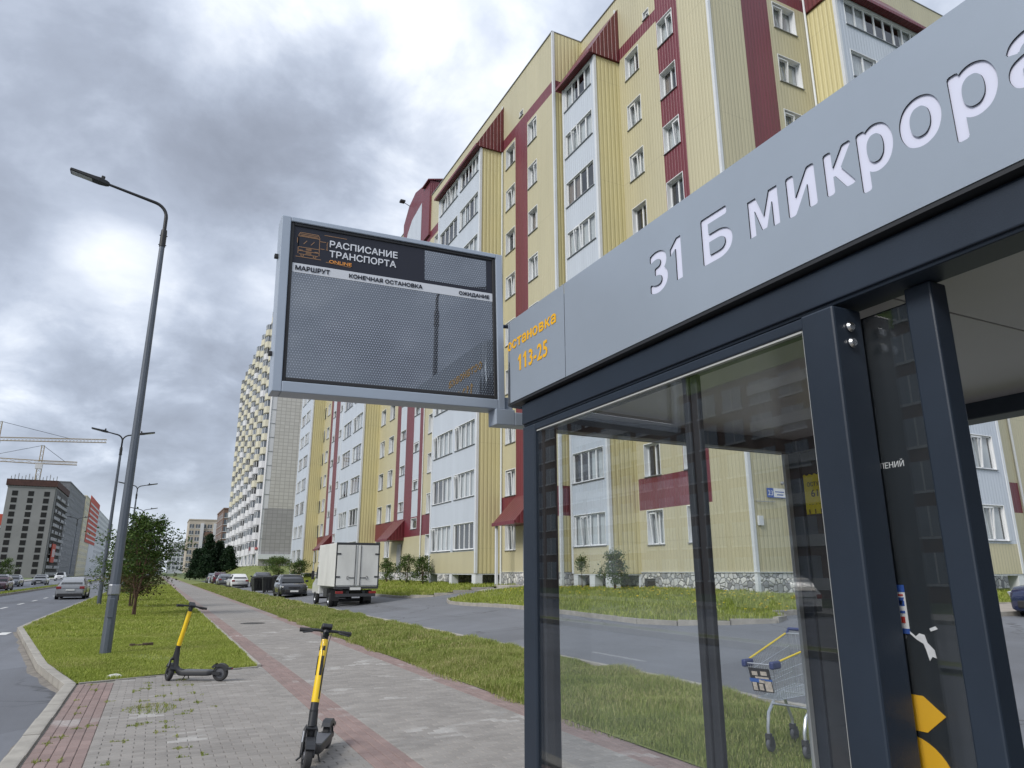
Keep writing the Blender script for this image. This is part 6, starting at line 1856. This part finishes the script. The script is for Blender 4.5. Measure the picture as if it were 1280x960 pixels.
def tree(name, label, x, y, z, h, rad, zc, seed, lm, bm_, leaf=.09, nl=26, nb=46, stems=1, tr=.06, cat='tree', group=None, lean=0.0, lower=None):
    rnd = random.Random(seed); np.random.seed(seed)
    t = thing(name, label, cat, (x, y, z), rnd.uniform(0, 6), group)
    q = MB(); tips = []; low = []
    for s in range(stems):
        a = 2 * pi * s / stems + rnd.random(); sp = rad * .18 if stems > 1 else 0
        top = Vector((cos(a) * sp * 1.6 + lean, sin(a) * sp * 1.6, h * rnd.uniform(.86, .97)))
        pts = [Vector((cos(a) * sp * .15, sin(a) * sp * .15, -.1))]
        for k in range(1, 7):
            f = k / 6; pts.append(Vector((top.x * f ** 1.3 + rnd.uniform(-.04, .04) * rad, top.y * f ** 1.3 + rnd.uniform(-.04, .04) * rad, top.z * f)))
        q.tube(pts, [tr * (1.15 - f / 6) + .006 for f in range(7)], 7)
        for b in range(nb // stems):
            f = zc / h + (1 - zc / h) * (b + rnd.random()) / (nb / stems); f = min(f, .98)
            k = min(5, int(f * 6)); p0 = pts[k].lerp(pts[k + 1], f * 6 - k)
            ff = (f - zc / h) / (1 - zc / h)
            env = rad * (math.sin(pi * min(1, .16 + .84 * ff ** .75)) * .9 + .12) * rnd.uniform(.45, 1.3)
            az = rnd.uniform(0, 2 * pi); up = rnd.uniform(.15, .7)
            dirv = Vector((cos(az), sin(az), up)).normalized()
            mid = p0 + dirv * env * .55 + Vector((0, 0, rnd.uniform(-.03, .06) * env)); end = p0 + dirv * env + Vector((rnd.uniform(-.1, .1) * env, rnd.uniform(-.1, .1) * env, -.12 * env))
            q.tube([p0, mid, end], [tr * .32 * (1.1 - f), tr * .2 * (1.1 - f) + .002, .003], 5, cap=False)
            for g in range(7):
                u = rnd.uniform(.35, 1.05); pp = p0.lerp(mid, min(1, u * 2)) if u < .5 else mid.lerp(end, (u - .5) * 2)
                tip = pp + Vector((rnd.uniform(-1, 1), rnd.uniform(-1, 1), rnd.uniform(-.5, .8))) * env * .22
                q.tube([pp, tip], [.004, .002], 3, cap=False)
                (low if lower and ff < .22 else tips).append(tuple(tip)); 
    q.build('trunk', bm_, t, smooth=True)
    V, F = leaves(tips, leaf, leaf * 1.1, nl)
    obj('crown', np_mesh('crown', V, F, lm), t)
    if low:
        V, F = leaves(low, leaf * .9, leaf * 1.1, int(nl * .6)); obj('lower_twigs', np_mesh('lower_twigs', V, F, lower), t)
    return t


tree('young_tree', 'bushy young tree with reddish stems on the verge behind the near lamp pole', -.62, 33.5, 0, 4.15, 1.50, .75, 21, M_LF, M_BARKR, leaf=.115, nl=11, nb=110, stems=3, tr=.036, lower=M_LFR)
tree('young_tree', 'second young tree on the verge directly behind the first', -.95, 41, 0, 3.9, 1.5, .6, 22, M_LF, M_BARK, leaf=.12, nl=11, nb=80, stems=2, tr=.04)
tree('young_tree', 'third young tree on the verge seen left of the lamp pole', -1.9, 50, 0, 3.7, 1.6, .5, 23, M_LF, M_BARK, leaf=.11, nl=10, nb=60, stems=2, tr=.05)
tree('young_tree', 'farther young tree on the verge near the second lamp', -1.2, 66, 0, 3.8, 1.5, .6, 24, M_LF2, M_BARK, leaf=.13, nl=9, nb=50, tr=.05)


def conifer(label, x, y, z, h, rad, seed):
    rnd = random.Random(seed); np.random.seed(seed)
    t = thing('spruce_tree', label, 'tree', (x, y, z), 0, 'dark spruces at the end of the footway')
    q = MB(); q.tube([(0, 0, -.2), (0, 0, h)], [.16, .02], 7); tips = []
    for k in range(60):
        f = (k + rnd.random()) / 60; zz = .3 + f * (h - .4); Lr = rad * (1 - f) ** .8 * rnd.uniform(.75, 1.1) + .12
        for j in range(4):
            a = rnd.uniform(0, 2 * pi); e = Vector((cos(a) * Lr, sin(a) * Lr, zz - .12 * Lr)); q.tube([(0, 0, zz), e], [.02, .005], 3, cap=False)
            for g in range(4): tips.append(tuple(Vector((0, 0, zz)).lerp(e, rnd.uniform(.35, 1.0))))
    q.build('trunk', M_BARK, t); V, F = leaves(tips, .34, .22, 9); obj('crown', np_mesh('crown', V, F, M_LFC), t)


conifer('tallest dark spruce in the clump left of the tower block', 8.6, 150, 1.2, 7.4, 2.1, 31)
conifer('dark spruce on the left of the spruce clump', 6.6, 147, .7, 5.0, 1.7, 32)
conifer('dark spruce on the right of the spruce clump', 10.6, 152, 1.8, 5.6, 1.9, 33)
conifer('small dark spruce low in front of the spruce clump', 7.8, 141, .8, 3.6, 1.6, 34)
conifer('rounded dark spruce nearest the tower block', 12.2, 149, 2.2, 4.2, 1.9, 35)
BG = 'shrubs below the apartment windows'
for (px_, py_, hh, rr, sd_, lb) in ((15.2, 47.2, 2.0, 1.0, 41, 'leafy shrub in the middle of the bed beside the truck'), (15.1, 43.7, 1.95, .55, 42, 'slim shrub with a bushy foot near the bay pillars'), (15.3, 52.3, 1.75, .8, 43, 'shrub half hidden by the right side of the truck'),
                                   (14.4, 99.0, 2.6, 1.9, 44, 'round dark shrub left of the black hatchback'), (14.6, 84.5, 2.2, 1.5, 45, 'dark shrub showing over the roof of the black hatchback'), (15.4, 110, 2.4, 1.8, 46, 'dark shrub farthest along the apartment lawn')):
    tree('shrub', lb, px_, py_, T1(px_, py_) + .05, hh, rr, .25, sd_, M_LF2, M_BARK, leaf=.10 if py_ < 60 else .16, nl=9, nb=34, stems=3, tr=.025, cat='shrub', group=BG)
tree('sapling', 'bushy sapling on the lawn seen through the front glass', 16.0, 23.7, T1(16, 23.7) + .1, 1.62, .55, .3, 51, M_LF2, M_BARK, leaf=.085, nl=10, nb=30, stems=2, tr=.018, cat='sapling')
tree('sapling', 'thin bare stemmed sapling left of the bushy one', 16.0, 26.1, T1(16, 26) + .1, 1.42, .22, .85, 52, M_LF2, M_BARK, leaf=.075, nl=6, nb=14, stems=1, tr=.012, cat='sapling')
for k, (x, y, s_) in enumerate(((-25.8, 135, 3.4), (-25.2, 165, 4.2), (-26, 128, 3.2))):
    tree('roadside_tree', ['small green tree at the left edge of the photo beyond the far carriageway', 'taller roadside tree before the unfinished block', 'low roadside tree by the orange car'][k], x, y, 0, s_, s_ * .4, .6, 60 + k, M_LF, M_BARK, leaf=.22, nl=7, nb=36, tr=.06)

# ------------------------------------------------------------------ small things on the ground
t = thing('manhole_cover', 'round iron manhole cover in the footway', 'manhole cover', (3.18, 26.75, 0))
M_IRON = mat('cast_iron', (.05, .048, .045), rough=.7, metal=.4, var=.2, vscale=10)
q = MB(); q.lathe([(0, .004), (.30, .004), (.31, .002), (.31, -.02)], 28); q.build('cover', M_IRON, t)
q = MB(); q.lathe([(.33, -.02), (.33, .006), (.40, .006), (.41, -.02)], 28); q.build('rim', M_IRON, t)
t = thing('bark_strip', 'curled strip of dark bark lying in the grass', 'bark strip', (-.12, 19.55, .03), .1)
q = MB()
for a, b in ((-.25, -.12), (-.12, .02), (.02, .15), (.15, .26)):
    q.box(a + .004, b - .004, -.035 + .02 * sin(a * 9), .035 + .02 * sin(a * 9), .0, .035 + .03 * abs(sin(b * 7)))
q.build('bark', M_BARK, t, bevel=.008)
t = thing('white_rag', 'crumpled white rag at the corner of the lawn', 'rag', (-.42, 14.25, 0))
q = MB(); rr = random.Random(5); rg = []
for k in range(7):
    u = -.13 + .26 * k / 6; hh = .055 * sin(pi * (k + .6) / 7.2) + .008
    rg.append([(u, -.05 + rr.uniform(-.015, .015), 0), (u, .05 + rr.uniform(-.015, .015), 0), (u + rr.uniform(-.01, .01), .03, hh * rr.uniform(.6, 1)), (u + rr.uniform(-.01, .01), -.02, hh)])
q.loft(rg); q.build('cloth', mat('rag_cloth', (.55, .55, .52), rough=.9, var=.2, vscale=30), t, smooth=True)
t = thing('barrier', 'low white topped barrier at the end of the side road', 'barrier', (7.2, 118, .1)); q = MB(); q.box(0, .1, -.1, .1, 0, 1); q.box(2.2, 2.3, -.1, .1, 0, 1); q.box(-.1, 2.4, -.13, .13, .85, 1.0); q.build('rail', M_TRIM, t)
